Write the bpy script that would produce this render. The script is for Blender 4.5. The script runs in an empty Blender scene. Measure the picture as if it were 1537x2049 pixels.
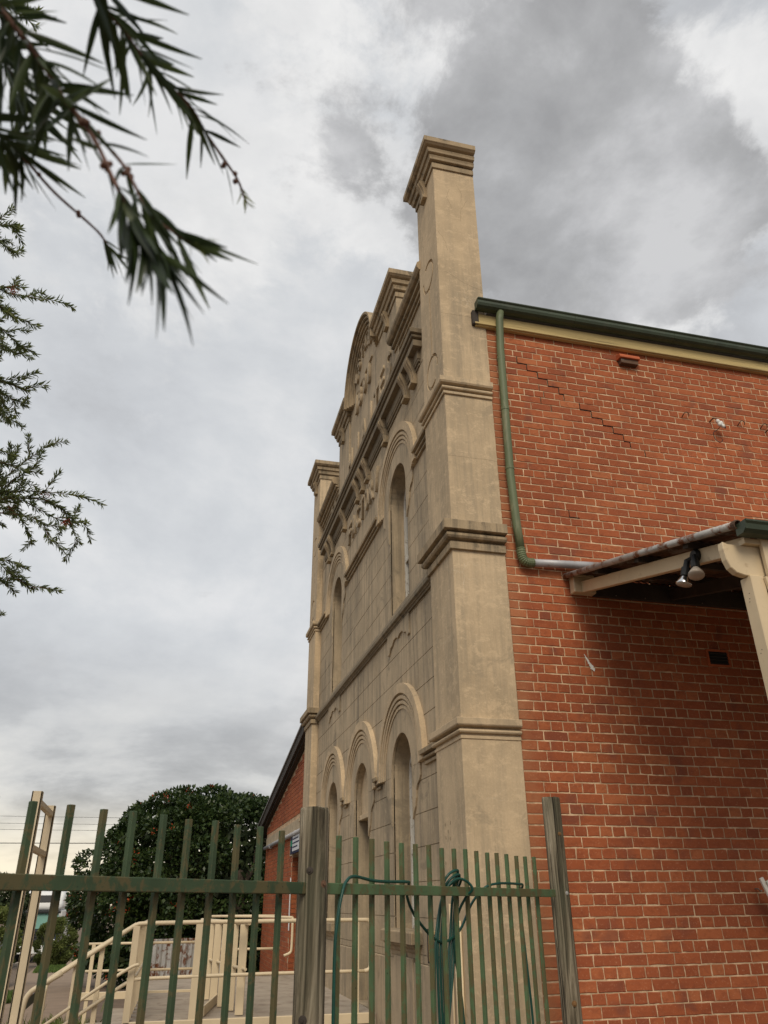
import bpy, bmesh, math, random
import numpy as np
from mathutils import Vector, Matrix, Quaternion
R = math.radians
random.seed(7)
rng = np.random.default_rng(11)

# ------------------------------------------------------------------ camera
S = bpy.context.scene
COL = S.collection
EZ = 1.6                                    # eye height above the yard; geometry below is written relative to the eye
cam = bpy.data.cameras.new('camera')
cam_o = bpy.data.objects.new('camera', cam)
COL.objects.link(cam_o)
cam.sensor_fit = 'AUTO'; cam.sensor_width = 36.0
cam.lens = 1544.1 / 2049 * 36
cam.clip_start = 0.05; cam.clip_end = 4000
yaw, pitch, roll = R(14.289), R(26.786), R(-.4685)
fw = Vector((math.sin(yaw)*math.cos(pitch), math.cos(yaw)*math.cos(pitch), math.sin(pitch)))
rt = Vector((math.cos(yaw), -math.sin(yaw), 0)); up = rt.cross(fw)
r2 = rt*math.cos(roll) + up*math.sin(roll); u2 = -rt*math.sin(roll) + up*math.cos(roll)
cam_o.matrix_world = Matrix(((r2.x, u2.x, -fw.x, 0), (r2.y, u2.y, -fw.y, 0), (r2.z, u2.z, -fw.z, EZ), (0, 0, 0, 1)))
cam.dof.use_dof = True; cam.dof.focus_distance = 8.0; cam.dof.aperture_fstop = 7.0
S.camera = cam_o
S.render.resolution_x, S.render.resolution_y = 768, 1024

# ------------------------------------------------------------------ sky and light
SUN_AZ, SUN_EL = R(196), R(42)              # soft glow of the sun through cloud, behind the camera
w = bpy.data.worlds.new('World'); S.world = w; w.use_nodes = True
nt = w.node_tree; N = nt.nodes; L = nt.links
for n in list(N): N.remove(n)
def nd(tree, typ, **kw):
    n = tree.nodes.new(typ)
    for k, v in kw.items():
        if k == 'ins':
            for a, b in v.items(): n.inputs[a].default_value = b
        else: setattr(n, k, v)
    return n
def mth(tree, op, a, b=None, c=None, clamp=False):
    n = tree.nodes.new('ShaderNodeMath'); n.operation = op; n.use_clamp = clamp
    for i, x in enumerate((a, b, c)):
        if x is None: continue
        if hasattr(x, 'default_value'): tree.links.new(x, n.inputs[i])
        else: n.inputs[i].default_value = x
    return n.outputs[0]
def ramp(tree, fac, stops, interp='LINEAR'):
    n = tree.nodes.new('ShaderNodeValToRGB'); e = n.color_ramp.elements; n.color_ramp.interpolation = interp
    while len(e) < len(stops): e.new(0.5)
    for el, (p, c) in zip(e, stops):
        el.position = p; el.color = (*c, 1) if len(c) == 3 else c
    tree.links.new(fac, n.inputs[0]); return n.outputs[0]
def mix(tree, fac, a, b, mode='MIX'):
    n = tree.nodes.new('ShaderNodeMix'); n.data_type = 'RGBA'; n.blend_type = mode
    for i, x in ((0, fac), (6, a), (7, b)):
        if hasattr(x, 'default_value'): tree.links.new(x, n.inputs[i])
        elif i == 0: n.inputs[i].default_value = x
        else: n.inputs[i].default_value = (*x, 1)
    return n.outputs[2]
tc = nd(nt, 'ShaderNodeTexCoord')
sep = nd(nt, 'ShaderNodeSeparateXYZ'); L.new(tc.outputs['Generated'], sep.inputs[0])
dz = mth(nt, 'MAXIMUM', sep.outputs[2], 0.0)
den = mth(nt, 'ADD', dz, 0.22)
cmb = nd(nt, 'ShaderNodeCombineXYZ')
L.new(mth(nt, 'DIVIDE', sep.outputs[0], den), cmb.inputs[0]); L.new(mth(nt, 'DIVIDE', sep.outputs[1], den), cmb.inputs[1])
def sky_noise(scale, detail, rough, dist, off):
    m = nd(nt, 'ShaderNodeMapping'); m.inputs['Location'].default_value = off; L.new(cmb.outputs[0], m.inputs[0])
    n = nd(nt, 'ShaderNodeTexNoise', ins={'Scale': scale, 'Detail': detail, 'Roughness': rough, 'Distortion': dist})
    L.new(m.outputs[0], n.inputs['Vector']); return n.outputs['Fac']
def dir_noise(scale, detail, rough, dist, off, sc=(1, 1, 1.5)):
    m = nd(nt, 'ShaderNodeMapping'); m.inputs['Location'].default_value = off; m.inputs['Scale'].default_value = sc; L.new(tc.outputs['Generated'], m.inputs[0])
    n = nd(nt, 'ShaderNodeTexNoise', ins={'Scale': scale, 'Detail': detail, 'Roughness': rough, 'Distortion': dist})
    L.new(m.outputs[0], n.inputs['Vector']); return n.outputs['Fac']
def blob(d, lo, hi, amt):                   # a soft bank of darker or lighter cloud in a given part of the sky
    v = nd(nt, 'ShaderNodeVectorMath', operation='DOT_PRODUCT'); L.new(tc.outputs['Generated'], v.inputs[0]); v.inputs[1].default_value = d
    mr = nd(nt, 'ShaderNodeMapRange', interpolation_type='SMOOTHSTEP', ins={'From Min': lo, 'From Max': hi, 'To Min': 0, 'To Max': amt})
    L.new(v.outputs['Value'], mr.inputs['Value']); return mr.outputs[0]
def smooth(x, lo, hi):
    mr = nd(nt, 'ShaderNodeMapRange', interpolation_type='SMOOTHSTEP', ins={'From Min': lo, 'From Max': hi, 'To Min': 0, 'To Max': 1})
    L.new(x, mr.inputs['Value']); return mr.outputs[0]
n1 = dir_noise(2.4, 9, .60, .15, (3.1, 1.7, .4)); n2 = dir_noise(3.9, 11, .64, .15, (0.4, 5.2, 2.0)); n3 = dir_noise(5.0, 9, .60, .15, (8.4, 2.2, 5.0)); n4 = dir_noise(3.4, 11, .64, .2, (11.4, 7.2, 3.0))
cloud = ramp(nt, n1, [(.36, (.47, .48, .495)), (.46, (.55, .565, .585)), (.54, (.61, .625, .64)), (.66, (.73, .73, .73))])
def bank(noise_, blobs, lo, hi, gain, base):   # ragged-edged cloud bank: soft position plus fractal edge
    v = mth(nt, 'ADD', mth(nt, 'MULTIPLY', mth(nt, 'SUBTRACT', noise_, .5), gain), base)
    for b in blobs: v = mth(nt, 'ADD', v, blob(*b))
    return smooth(v, lo, hi)
LIGHT = [((.138, .507, .851), .955, 1.0, .42), ((.478, .585, .655), .975, 1.0, .38), ((.465, .48, .744), .988, 1.0, .50), ((-.15, .77, .62), .95, 1.0, .18), ((.05, .72, .69), .96, 1.0, .15), ((.45, .40, .80), .98, 1.0, .2)]
DARK = [((.25, .51, .82), .970, 1.0, .42), ((.385, .565, .73), .972, 1.0, .48), ((.55, .50, .665), .982, 1.0, .42), ((.02, .60, .80), .985, 1.0, .22)]
cloud = mix(nt, bank(n4, LIGHT, .14, .36, 1.7, -.10), cloud, ramp(nt, n3, [(.35, (.62, .625, .63)), (.65, (.80, .795, .785))]))
cloud = mix(nt, mth(nt, 'MULTIPLY', bank(n2, DARK, .14, .37, 1.9, -.10), .93), cloud, ramp(nt, n3, [(.34, (.31, .308, .31)), (.47, (.385, .385, .387)), (.55, (.46, .46, .465)), (.66, (.57, .57, .575))]))
low = sky_noise(1.5, 9, .58, .15, (7.0, 2.0, 0))
lowc = ramp(nt, low, [(.36, (.30, .297, .294)), (.46, (.43, .427, .42)), (.52, (.55, .545, .53)), (.62, (.68, .665, .63))])
west = blob((-.35, .93, .05), .15, .95, 1.0)        # the bright break lies on one side only
lowc = mix(nt, west, (.30, .30, .305), lowc)  # unseen low sky elsewhere darkened so less light reaches under the awning
cloud = mix(nt, mth(nt, 'MULTIPLY', mth(nt, 'SUBTRACT', 1.0, smooth(dz, .10, .34)), .9), cloud, lowc)
cloud = mix(nt, mth(nt, 'MULTIPLY', mth(nt, 'MULTIPLY', mth(nt, 'SUBTRACT', 1.0, smooth(dz, .0, .13)), .95), west), cloud, ramp(nt, low, [(.40, (.78, .68, .49)), (.56, (1.05, .92, .67))]))
sk = nd(nt, 'ShaderNodeTexSky', sky_type='NISHITA', sun_disc=False, sun_elevation=SUN_EL, sun_rotation=SUN_AZ, air_density=1.0, dust_density=3.0)
skd = nd(nt, 'ShaderNodeVectorMath', operation='SCALE'); L.new(sk.outputs[0], skd.inputs[0]); skd.inputs['Scale'].default_value = .10
bgc = mix(nt, .93, skd.outputs[0], cloud)
bg = nd(nt, 'ShaderNodeBackground'); L.new(bgc, bg.inputs['Color']); bg.inputs['Strength'].default_value = .86
wo = nd(nt, 'ShaderNodeOutputWorld'); L.new(bg.outputs[0], wo.inputs[0])
sl = bpy.data.lights.new('sun', 'SUN'); so = bpy.data.objects.new('sun', sl); COL.objects.link(so)
sl.energy = 1.5; sl.angle = R(26); sl.color = (1.0, .89, .72)
sd = Vector((math.sin(SUN_AZ)*math.cos(SUN_EL), math.cos(SUN_AZ)*math.cos(SUN_EL), math.sin(SUN_EL)))
so.rotation_euler = (-sd).to_track_quat('-Z', 'Y').to_euler()
vs = S.view_settings; vs.view_transform = 'Standard'; vs.look = 'None'; vs.exposure = 0.40; vs.gamma = 1.0; vs.use_curve_mapping = False
S.render.engine = 'CYCLES'; S.render.filter_size = 1.0; S.cycles.max_bounces = 5; S.cycles.diffuse_bounces = 2; S.cycles.glossy_bounces = 2; S.cycles.transmission_bounces = 3

# ------------------------------------------------------------------ materials
def new_mat(name):
    m = bpy.data.materials.new(name); m.use_nodes = True
    return m, m.node_tree, m.node_tree.nodes['Principled BSDF']
def pos(t, sc=(1, 1, 1), obj=False):
    g = nd(t, 'ShaderNodeTexCoord').outputs['Object'] if obj else nd(t, 'ShaderNodeNewGeometry').outputs['Position']
    m = nd(t, 'ShaderNodeMapping'); m.inputs['Scale'].default_value = sc; t.links.new(g, m.inputs[0]); return m.outputs[0]
def noise(t, vec, scale, detail=4, rough=.55, dist=0):
    n = nd(t, 'ShaderNodeTexNoise', ins={'Scale': scale, 'Detail': detail, 'Roughness': rough, 'Distortion': dist})
    t.links.new(vec, n.inputs['Vector']); return n.outputs['Fac']
def bump(t, b, h, strength=.3, dist=.01):
    n = nd(t, 'ShaderNodeBump', ins={'Strength': strength, 'Distance': dist}); t.links.new(h, n.inputs['Height'])
    prev = b.inputs['Normal']
    if prev.is_linked: t.links.new(prev.links[0].from_socket, n.inputs['Normal'])
    t.links.new(n.outputs[0], b.inputs['Normal'])
def paint(name, c, var=.15, scale=8, rough=.6, bs=.1, bscale=60, sc=(1, 1, 1), metal=0, stain=None, stain_amt=.5, stain_scale=5, sobj=False, spec=.4):
    m, t, b = new_mat(name); p = pos(t, sc, sobj)
    f = noise(t, p, scale, 5)
    col = ramp(t, f, [(.3, tuple(x*(1-var) for x in c)), (.7, tuple(min(1, x*(1+var)) for x in c))])
    if stain:
        s = noise(t, p, stain_scale, 6, .65, .3)
        col = mix(t, ramp(t, s, [(1-stain_amt-.06, (0, 0, 0)), (1-stain_amt+.05, (1, 1, 1))]), col, stain)
    t.links.new(col, b.inputs['Base Color']); b.inputs['Roughness'].default_value = rough; b.inputs['Metallic'].default_value = metal
    b.inputs['Specular IOR Level'].default_value = spec
    if bs: bump(t, b, noise(t, p, bscale, 4), bs, .01)
    return m
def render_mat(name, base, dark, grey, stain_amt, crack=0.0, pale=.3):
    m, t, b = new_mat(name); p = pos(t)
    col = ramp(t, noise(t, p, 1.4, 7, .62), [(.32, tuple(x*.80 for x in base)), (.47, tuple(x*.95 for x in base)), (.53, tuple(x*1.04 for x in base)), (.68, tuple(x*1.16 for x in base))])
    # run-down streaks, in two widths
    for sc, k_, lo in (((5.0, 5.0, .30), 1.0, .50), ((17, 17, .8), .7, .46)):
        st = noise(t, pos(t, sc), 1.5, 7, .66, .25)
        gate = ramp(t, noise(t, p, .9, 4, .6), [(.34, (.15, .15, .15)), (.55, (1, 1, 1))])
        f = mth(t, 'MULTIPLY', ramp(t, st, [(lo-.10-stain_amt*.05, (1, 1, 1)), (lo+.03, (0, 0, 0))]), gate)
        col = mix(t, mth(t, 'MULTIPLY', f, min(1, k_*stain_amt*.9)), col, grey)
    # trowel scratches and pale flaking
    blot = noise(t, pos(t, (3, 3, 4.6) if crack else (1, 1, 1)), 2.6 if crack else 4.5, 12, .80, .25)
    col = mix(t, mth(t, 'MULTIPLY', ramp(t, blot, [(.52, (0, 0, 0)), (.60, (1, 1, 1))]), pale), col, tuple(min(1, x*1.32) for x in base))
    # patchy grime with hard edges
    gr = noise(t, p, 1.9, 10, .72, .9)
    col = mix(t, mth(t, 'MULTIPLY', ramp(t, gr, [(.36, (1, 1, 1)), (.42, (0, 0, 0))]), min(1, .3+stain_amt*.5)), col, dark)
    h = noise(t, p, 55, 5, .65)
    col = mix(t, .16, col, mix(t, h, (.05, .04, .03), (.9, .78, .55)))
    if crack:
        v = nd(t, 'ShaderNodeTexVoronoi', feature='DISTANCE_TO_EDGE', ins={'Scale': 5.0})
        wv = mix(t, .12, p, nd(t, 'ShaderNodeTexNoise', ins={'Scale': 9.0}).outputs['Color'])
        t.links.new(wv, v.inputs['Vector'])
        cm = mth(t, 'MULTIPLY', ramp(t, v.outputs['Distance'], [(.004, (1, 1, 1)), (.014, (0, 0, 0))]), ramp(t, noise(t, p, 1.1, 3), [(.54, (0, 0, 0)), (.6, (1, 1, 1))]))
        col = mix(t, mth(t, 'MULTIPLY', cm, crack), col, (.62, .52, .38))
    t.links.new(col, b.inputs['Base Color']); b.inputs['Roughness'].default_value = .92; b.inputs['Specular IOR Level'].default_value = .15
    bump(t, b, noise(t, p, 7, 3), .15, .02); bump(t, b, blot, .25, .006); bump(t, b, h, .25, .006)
    return m
TAN = (.50, .355, .21)
M = {}
M['render'] = render_mat('render', (.46, .355, .235), (.25, .20, .14), (.19, .155, .115), 1.05)
M['render_pier'] = render_mat('render_pier', (.55, .415, .265), (.34, .265, .18), (.30, .24, .17), .75, crack=.5, pale=.55)
M['render_trim'] = render_mat('render_trim', (.37, .275, .17), (.085, .068, .048), (.11, .087, .062), 1.2)
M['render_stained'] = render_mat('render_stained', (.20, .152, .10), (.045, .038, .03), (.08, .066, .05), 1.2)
def brick_mat(name, island):
    m, t, b = new_mat(name); p = pos(t)
    rnd = nd(t, 'ShaderNodeNewGeometry').outputs['Random Per Island'] if island else nd(t, 'ShaderNodeObjectInfo').outputs['Random']
    col = ramp(t, rnd, [(0, (.255, .075, .039)), (.02, (.29, .083, .039)), (.06, (.32, .09, .039)), (.45, (.355, .098, .04)), (.8, (.40, .115, .046)), (1, (.44, .145, .06))])
    f = noise(t, pos(t, (1, 1, 1.6)), 14, 6, .62, .6)
    col = mix(t, ramp(t, f, [(.33, (.6, .6, .6)), (.53, (0, 0, 0))]), col, (.25, .072, .034))
    sp = noise(t, p, 60, 5, .7)
    col = mix(t, ramp(t, sp, [(.57, (0, 0, 0)), (.70, (.6, .6, .6))]), col, (.55, .27, .15))
    col = mix(t, 1.0, col, ramp(t, noise(t, p, .7, 4), [(.3, (.80, .80, .80)), (.7, (1.12, 1.12, 1.12))]), 'MULTIPLY')
    burn = noise(t, p, 3.3, 2)
    col = mix(t, mth(t, 'MULTIPLY', ramp(t, burn, [(.60, (0, 0, 0)), (.70, (1, 1, 1))]), .45), col, (.15, .06, .045))
    gx = nd(t, 'ShaderNodeSeparateXYZ'); t.links.new(p, gx.inputs[0])   # render smeared over the bricks beside the pier
    sm = mth(t, 'ADD', mth(t, 'ADD', gx.outputs[0], mth(t, 'MULTIPLY', mth(t, 'GREATER_THAN', gx.outputs[1], 7.0), 9.0)), mth(t, 'MULTIPLY', noise(t, p, 5, 5, .7), .55))
    col = mix(t, ramp(t, mth(t, 'SUBTRACT', sm, 2.95), [(.12, (.6, .6, .6)), (.40, (0, 0, 0))]), col, (.42, .20, .10))
    t.links.new(col, b.inputs['Base Color']); b.inputs['Roughness'].default_value = .9; b.inputs['Specular IOR Level'].default_value = .2
    bump(t, b, f, .35, .006); bump(t, b, noise(t, p, 130, 4), .25, .003)
    return m
M['brick'] = brick_mat('brick', False); M['brick_joined'] = brick_mat('brick_joined', True)
M['mortar'] = paint('mortar', (.66, .475, .305), .2, 9, .95, .5, 90, stain=(.46, .31, .195), stain_amt=.5, stain_scale=5, spec=.1)
def green_paint(name, c, rust_amt):
    m, t, b = new_mat(name); p = pos(t)
    col = ramp(t, noise(t, p, 6, 5), [(.3, tuple(x*.78 for x in c)), (.7, tuple(x*1.2 for x in c))])
    a = noise(t, pos(t, (1.4, 1.4, 1.0)), 7.5, 9, .72, .6)
    col = mix(t, mth(t, 'MULTIPLY', ramp(t, a, [(.56-rust_amt*.1, (0, 0, 0)), (.62-rust_amt*.1, (1, 1, 1))]), .8), col, (.115, .090, .040))
    r = noise(t, p, 21, 6, .7, .3)
    col = mix(t, ramp(t, r, [(.63, (0, 0, 0)), (.70, (.9, .9, .9))]), col, (.075, .038, .02))
    col = mix(t, ramp(t, noise(t, p, 75, 3, .6), [(.68, (0, 0, 0)), (.72, (.8, .8, .8))]), col, (.02, .02, .015))
    t.links.new(col, b.inputs['Base Color']); b.inputs['Roughness'].default_value = .62; b.inputs['Specular IOR Level'].default_value = .3
    bump(t, b, r, .25, .004)
    return m
M['fence'] = green_paint('fence', (.082, .136, .064), .85)
M['fence_dark'] = green_paint('fence_dark', (.046, .074, .037), .7)  # darker green version for the left panel
M['gutter'] = paint('gutter', (.042, .058, .034), .25, 3, .5, .05, stain=(.06, .07, .045), stain_amt=.4)
M['downpipe'] = paint('downpipe', (.125, .15, .075), .18, 5, .55, .06, 30, sc=(1, 1, .25), stain=(.23, .21, .12), stain_amt=.36, stain_scale=6)
M['cream'] = paint('cream', (.64, .51, .33), .1, 3, .5, .05, 40, stain=(.45, .33, .2), stain_amt=.33, stain_scale=6)
M['cream_rail'] = paint('cream_rail', (.68, .56, .38), .08, 3, .45, .03, 40, stain=(.4, .2, .09), stain_amt=.26, stain_scale=9)
M['fascia'] = paint('fascia', (.52, .40, .18), .25, 5, .8, .5, 30, sc=(.12, 1, 2.5), stain=(.11, .08, .04), stain_amt=.37, stain_scale=6)
M['zinc'] = paint('zinc', (.42, .41, .39), .2, 6, .45, .1, 30, metal=.3, stain=(.16, .06, .025), stain_amt=.45, stain_scale=8)
M['zinc_pipe'] = paint('zinc_pipe', (.40, .40, .41), .18, 6, .5, .1, 30, metal=.2, stain=(.3, .22, .16), stain_amt=.4, stain_scale=7)
M['iron_dark'] = paint('iron_dark', (.035, .03, .026), .3, 8, .7, .2)
M['rusty_iron'] = paint('rusty_iron', (.11, .06, .035), .35, 7, .8, .2, stain=(.22, .2, .18), stain_amt=.4)
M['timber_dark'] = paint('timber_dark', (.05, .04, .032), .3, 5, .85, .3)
M['terracotta'] = paint('terracotta', (.48, .12, .045), .12, 9, .8, .2)
M['white_paint'] = paint('white_paint', (.70, .67, .60), .1, 7, .7, .3, 30, stain=(.25, .19, .12), stain_amt=.40, stain_scale=14)
M['porcelain'] = paint('porcelain', (.72, .71, .67), .06, 9, .25, 0)
M['black'] = paint('black', (.012, .012, .012), .2, 9, .5, 0)
M['hose'] = paint('hose', (.010, .062, .046), .2, 9, .42, .05)
M['concrete'] = paint('concrete', (.36, .30, .235), .14, 3, .9, .25, 60, stain=(.27, .215, .165), stain_amt=.42)
M['band'] = paint('band', (.45, .36, .24), .12, 3, .9, .2, 50, stain=(.3, .24, .16), stain_amt=.4)
M['soil'] = paint('soil', (.14, .10, .07), .25, 2, .95, .5, 20, stain=(.16, .11, .07), stain_amt=.45)
M['path'] = paint('path', (.25, .18, .125), .12, 1.5, .95, .2, 30)
M['asphalt'] = paint('asphalt', (.06, .058, .056), .2, 2, .9, .2)
M['grass'] = paint('grass', (.075, .125, .025), .35, 6, .9, .3, 30)
M['truck_white'] = paint('truck_white', (.72, .72, .70), .03, 2, .3, 0)
M['truck_teal'] = paint('truck_teal', (.22, .42, .36), .08, 2, .15, 0)
M['truck_blue'] = paint('truck_blue', (.05, .06, .08), .1, 2, .3, 0)
M['rubber'] = paint('rubber', (.02, .02, .02), .1, 4, .8, 0)
M['chrome'] = paint('chrome', (.7, .7, .7), .05, 4, .15, 0, metal=1)
M['sign_white'] = paint('sign_white', (.75, .76, .78), .03, 3, .4, 0)
M['sign_blue'] = paint('sign_blue', (.015, .02, .07), .1, 3, .4, 0)
M['sign_green'] = paint('sign_green', (.02, .28, .16), .1, 3, .4, 0)
M['sign_yellow'] = paint('sign_yellow', (.50, .33, .13), .12, 6, .6, 0)
M['bark'] = paint('bark', (.10, .075, .055), .3, 6, .95, .6, 25, sc=(1, 1, .3))
M['twig'] = paint('twig', (.13, .065, .045), .25, 20, .8, .2, 80)
M['pole_wood'] = paint('pole_wood', (.13, .11, .09), .2, 4, .9, .2)
M['roof_sheet'] = paint('roof_sheet', (.3, .29, .28), .12, 3, .5, .1, metal=.3)
M['roof_red'] = paint('roof_red', (.25, .08, .05), .15, 5, .9, .2)
M['house_wall'] = paint('house_wall', (.42, .24, .16), .12, 5, .9, .2)
M['crack'] = paint('crack', (.012, .008, .006), .2, 9, 1, 0)
def glass(name, c, rough=.06):
    m, t, b = new_mat(name); b.inputs['Base Color'].default_value = (*c, 1); b.inputs['Roughness'].default_value = rough
    b.inputs['Specular IOR Level'].default_value = .6; bump(t, b, noise(t, pos(t), 3, 2), .05, .02); return m
M['glass'] = glass('glass', (.02, .022, .022)); M['lamp_glass'] = glass('lamp_glass', (.42, .36, .30), .2)
def wood_mat():
    m, t, b = new_mat('weathered_wood'); p = pos(t, (26, 26, 1.3), True)
    a = noise(t, p, 1.0, 7, .65, 1.2)
    col = ramp(t, a, [(.32, (.03, .024, .017)), (.44, (.10, .082, .055)), (.56, (.22, .185, .13)), (.70, (.38, .33, .245))])
    g = noise(t, pos(t, (3, 3, 1.2), True), 1.2, 4)
    col = mix(t, mth(t, 'MULTIPLY', ramp(t, g, [(.45, (0, 0, 0)), (.65, (1, 1, 1))]), .5), col, (.085, .095, .06))
    c2 = noise(t, pos(t, (60, 60, 1.0), True), 1.0, 3, .5, .8)
    col = mix(t, ramp(t, c2, [(.33, (1, 1, 1)), (.37, (0, 0, 0))]), col, (.012, .010, .008))
    t.links.new(col, b.inputs['Base Color']); b.inputs['Roughness'].default_value = .9; b.inputs['Specular IOR Level'].default_value = .2
    bump(t, b, a, .8, .012); bump(t, b, c2, .6, .01)
    return m
M['wood'] = wood_mat()
def leaf_mat(name, c0, c1, c2, rough=.5, trans=.25):
    m, t, b = new_mat(name); g = nd(t, 'ShaderNodeNewGeometry').outputs['Random Per Island']
    o = nd(t, 'ShaderNodeObjectInfo').outputs['Random']
    f = mth(t, 'FRACT', mth(t, 'ADD', g, o))
    col = ramp(t, f, [(0, c0), (.55, c1), (1, c2)])
    t.links.new(col, b.inputs['Base Color']); b.inputs['Roughness'].default_value = rough; b.inputs['Specular IOR Level'].default_value = .35
    tr = nd(t, 'ShaderNodeBsdfTranslucent'); t.links.new(col, tr.inputs[0])
    ms = nd(t, 'ShaderNodeMixShader', ins={0: trans}); t.links.new(b.outputs[0], ms.inputs[1]); t.links.new(tr.outputs[0], ms.inputs[2])
    t.links.new(ms.outputs[0], t.nodes['Material Output'].inputs[0]); return m
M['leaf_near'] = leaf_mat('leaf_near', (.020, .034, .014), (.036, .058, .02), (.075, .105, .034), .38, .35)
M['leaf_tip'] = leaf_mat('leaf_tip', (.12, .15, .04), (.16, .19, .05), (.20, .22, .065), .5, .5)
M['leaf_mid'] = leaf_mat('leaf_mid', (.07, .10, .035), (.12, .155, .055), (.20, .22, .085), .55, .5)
M['leaf_bush'] = leaf_mat('leaf_bush', (.018, .036, .011), (.035, .062, .017), (.065, .095, .026), .4, .2)
M['leaf_hedge'] = leaf_mat('leaf_hedge', (.10, .13, .035), (.15, .185, .05), (.21, .235, .07), .6, .35)
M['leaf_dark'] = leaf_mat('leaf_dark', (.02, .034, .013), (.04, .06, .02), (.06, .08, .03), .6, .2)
M['flower'] = leaf_mat('flower', (.40, .05, .02), (.52, .085, .025), (.58, .14, .05), .6, .3)
M['bottlebrush'] = leaf_mat('bottlebrush', (.25, .02, .02), (.35, .03, .02), (.3, .06, .03), .7, .2)

# ------------------------------------------------------------------ mesh helpers
ORG = {}
class MB:
    def __init__(s): s.v = []; s.f = []
    def add(s, vs, fs):
        o = len(s.v); s.v += [tuple(p) for p in vs]; s.f += [tuple(i+o for i in f) for f in fs]; return s
    def box(s, x0, x1, y0, y1, z0, z1):
        return s.add([(x0,y0,z0),(x1,y0,z0),(x1,y1,z0),(x0,y1,z0),(x0,y0,z1),(x1,y0,z1),(x1,y1,z1),(x0,y1,z1)],
                     [(0,3,2,1),(4,5,6,7),(0,1,5,4),(1,2,6,5),(2,3,7,6),(3,0,4,7)])
    def obox(s, c, ax, ay, az, hx, hy, hz):          # oriented box: centre, unit axes, half sizes
        c, ax, ay, az = map(Vector, (c, ax, ay, az)); P = []
        for k in (-1, 1):
            for i, j in ((-1,-1),(1,-1),(1,1),(-1,1)): P.append(c + ax*hx*i + ay*hy*j + az*hz*k)
        return s.add(P, [(0,3,2,1),(4,5,6,7),(0,1,5,4),(1,2,6,5),(2,3,7,6),(3,0,4,7)])
    def prism(s, pts, axis, a, b):                   # polygon (u,v) pushed along an axis; u,v = the other two axes in x,y,z order
        def P(u, v, t): return {'x': (t,u,v), 'y': (u,t,v), 'z': (u,v,t)}[axis]
        n = len(pts)
        return s.add([P(u,v,a) for u,v in pts] + [P(u,v,b) for u,v in pts],
                     [tuple(range(n-1,-1,-1)), tuple(range(n,2*n))] + [(i,(i+1)%n,n+(i+1)%n,n+i) for i in range(n)])
    def sweep(s, path, prof, closed=False):          # moulding profile (offset to the right, z) along a plan path, mitred
        n = len(path); P = [Vector(p) for p in path]; rings = []
        for i in range(n):
            if closed or 0 < i < n-1:
                d0 = (P[i]-P[i-1]).normalized(); d1 = (P[(i+1)%n]-P[i]).normalized()
            elif i == 0: d0 = d1 = (P[1]-P[0]).normalized()
            else: d0 = d1 = (P[i]-P[i-1]).normalized()
            n0 = Vector((d0.y,-d0.x)); n1 = Vector((d1.y,-d1.x)); m = (n0+n1)/(1+n0.dot(n1))
            rings.append([(P[i].x+m.x*o, P[i].y+m.y*o, z) for o, z in prof])
        k = len(prof); vs = [p for r in rings for p in r]; fs = []
        for i in range(n if closed else n-1):
            a, b = i*k, ((i+1)%n)*k
            for j in range(k): fs.append((a+j, a+(j+1)%k, b+(j+1)%k, b+j))
        if not closed: fs += [tuple(range(k-1,-1,-1)), tuple(range((n-1)*k, n*k))]
        return s.add(vs, fs)
    def arc(s, yc, zc, xw, prof, a0=0, a1=180, n=40):    # moulding (radius, proud of wall) round an arch on the facade
        k = len(prof); vs = []; fs = []
        for i in range(n+1):
            a = R(a0+(a1-a0)*i/n)
            for r, p in prof: vs.append((xw-p, yc-r*math.cos(a), zc+r*math.sin(a)))
        for i in range(n):
            for j in range(k): fs.append((i*k+j, i*k+(j+1)%k, (i+1)*k+(j+1)%k, (i+1)*k+j))
        fs += [tuple(range(k-1,-1,-1)), tuple(range(n*k, (n+1)*k))]
        return s.add(vs, fs)
    def tube(s, path, r, n=8, rs=None, jit=0, caps=True):
        P = [Vector(p) for p in path]; m = len(P); rs = rs or [r]*m; vs = []; fs = []
        d = (P[1]-P[0]).normalized(); ref = Vector((0,0,1)) if abs(d.z) < .9 else Vector((1,0,0))
        u = d.cross(ref).normalized()
        for i in range(m):
            d = ((P[i+1]-P[i]) if i == 0 else (P[i]-P[i-1]) if i == m-1 else (P[i+1]-P[i-1])).normalized()
            u = (u - d*u.dot(d)).normalized(); v = d.cross(u)
            for j in range(n):
                a = 2*math.pi*j/n; q = rs[i]*(1+random.uniform(-jit, jit))
                vs.append(P[i] + u*math.cos(a)*q + v*math.sin(a)*q)
        for i in range(m-1):
            for j in range(n): fs.append((i*n+j, i*n+(j+1)%n, (i+1)*n+(j+1)%n, (i+1)*n+j))
        if caps: fs += [tuple(range(n-1,-1,-1)), tuple(range((m-1)*n, m*n))]
        return s.add(vs, fs)
    def lathe(s, c, axis, prof, n=16):               # profile (distance along axis, radius)
        c = Vector(c); d = Vector(axis).normalized(); ref = Vector((0,0,1)) if abs(d.z) < .9 else Vector((1,0,0))
        u = d.cross(ref).normalized(); v = d.cross(u); vs = []; fs = []; m = len(prof)
        for h, r in prof:
            for j in range(n):
                a = 2*math.pi*j/n; vs.append(c + d*h + (u*math.cos(a)+v*math.sin(a))*max(r, 1e-4))
        for i in range(m-1):
            for j in range(n): fs.append((i*n+j, i*n+(j+1)%n, (i+1)*n+(j+1)%n, (i+1)*n+j))
        fs += [tuple(range(n-1,-1,-1)), tuple(range((m-1)*n, m*n))]
        return s.add(vs, fs)
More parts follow.
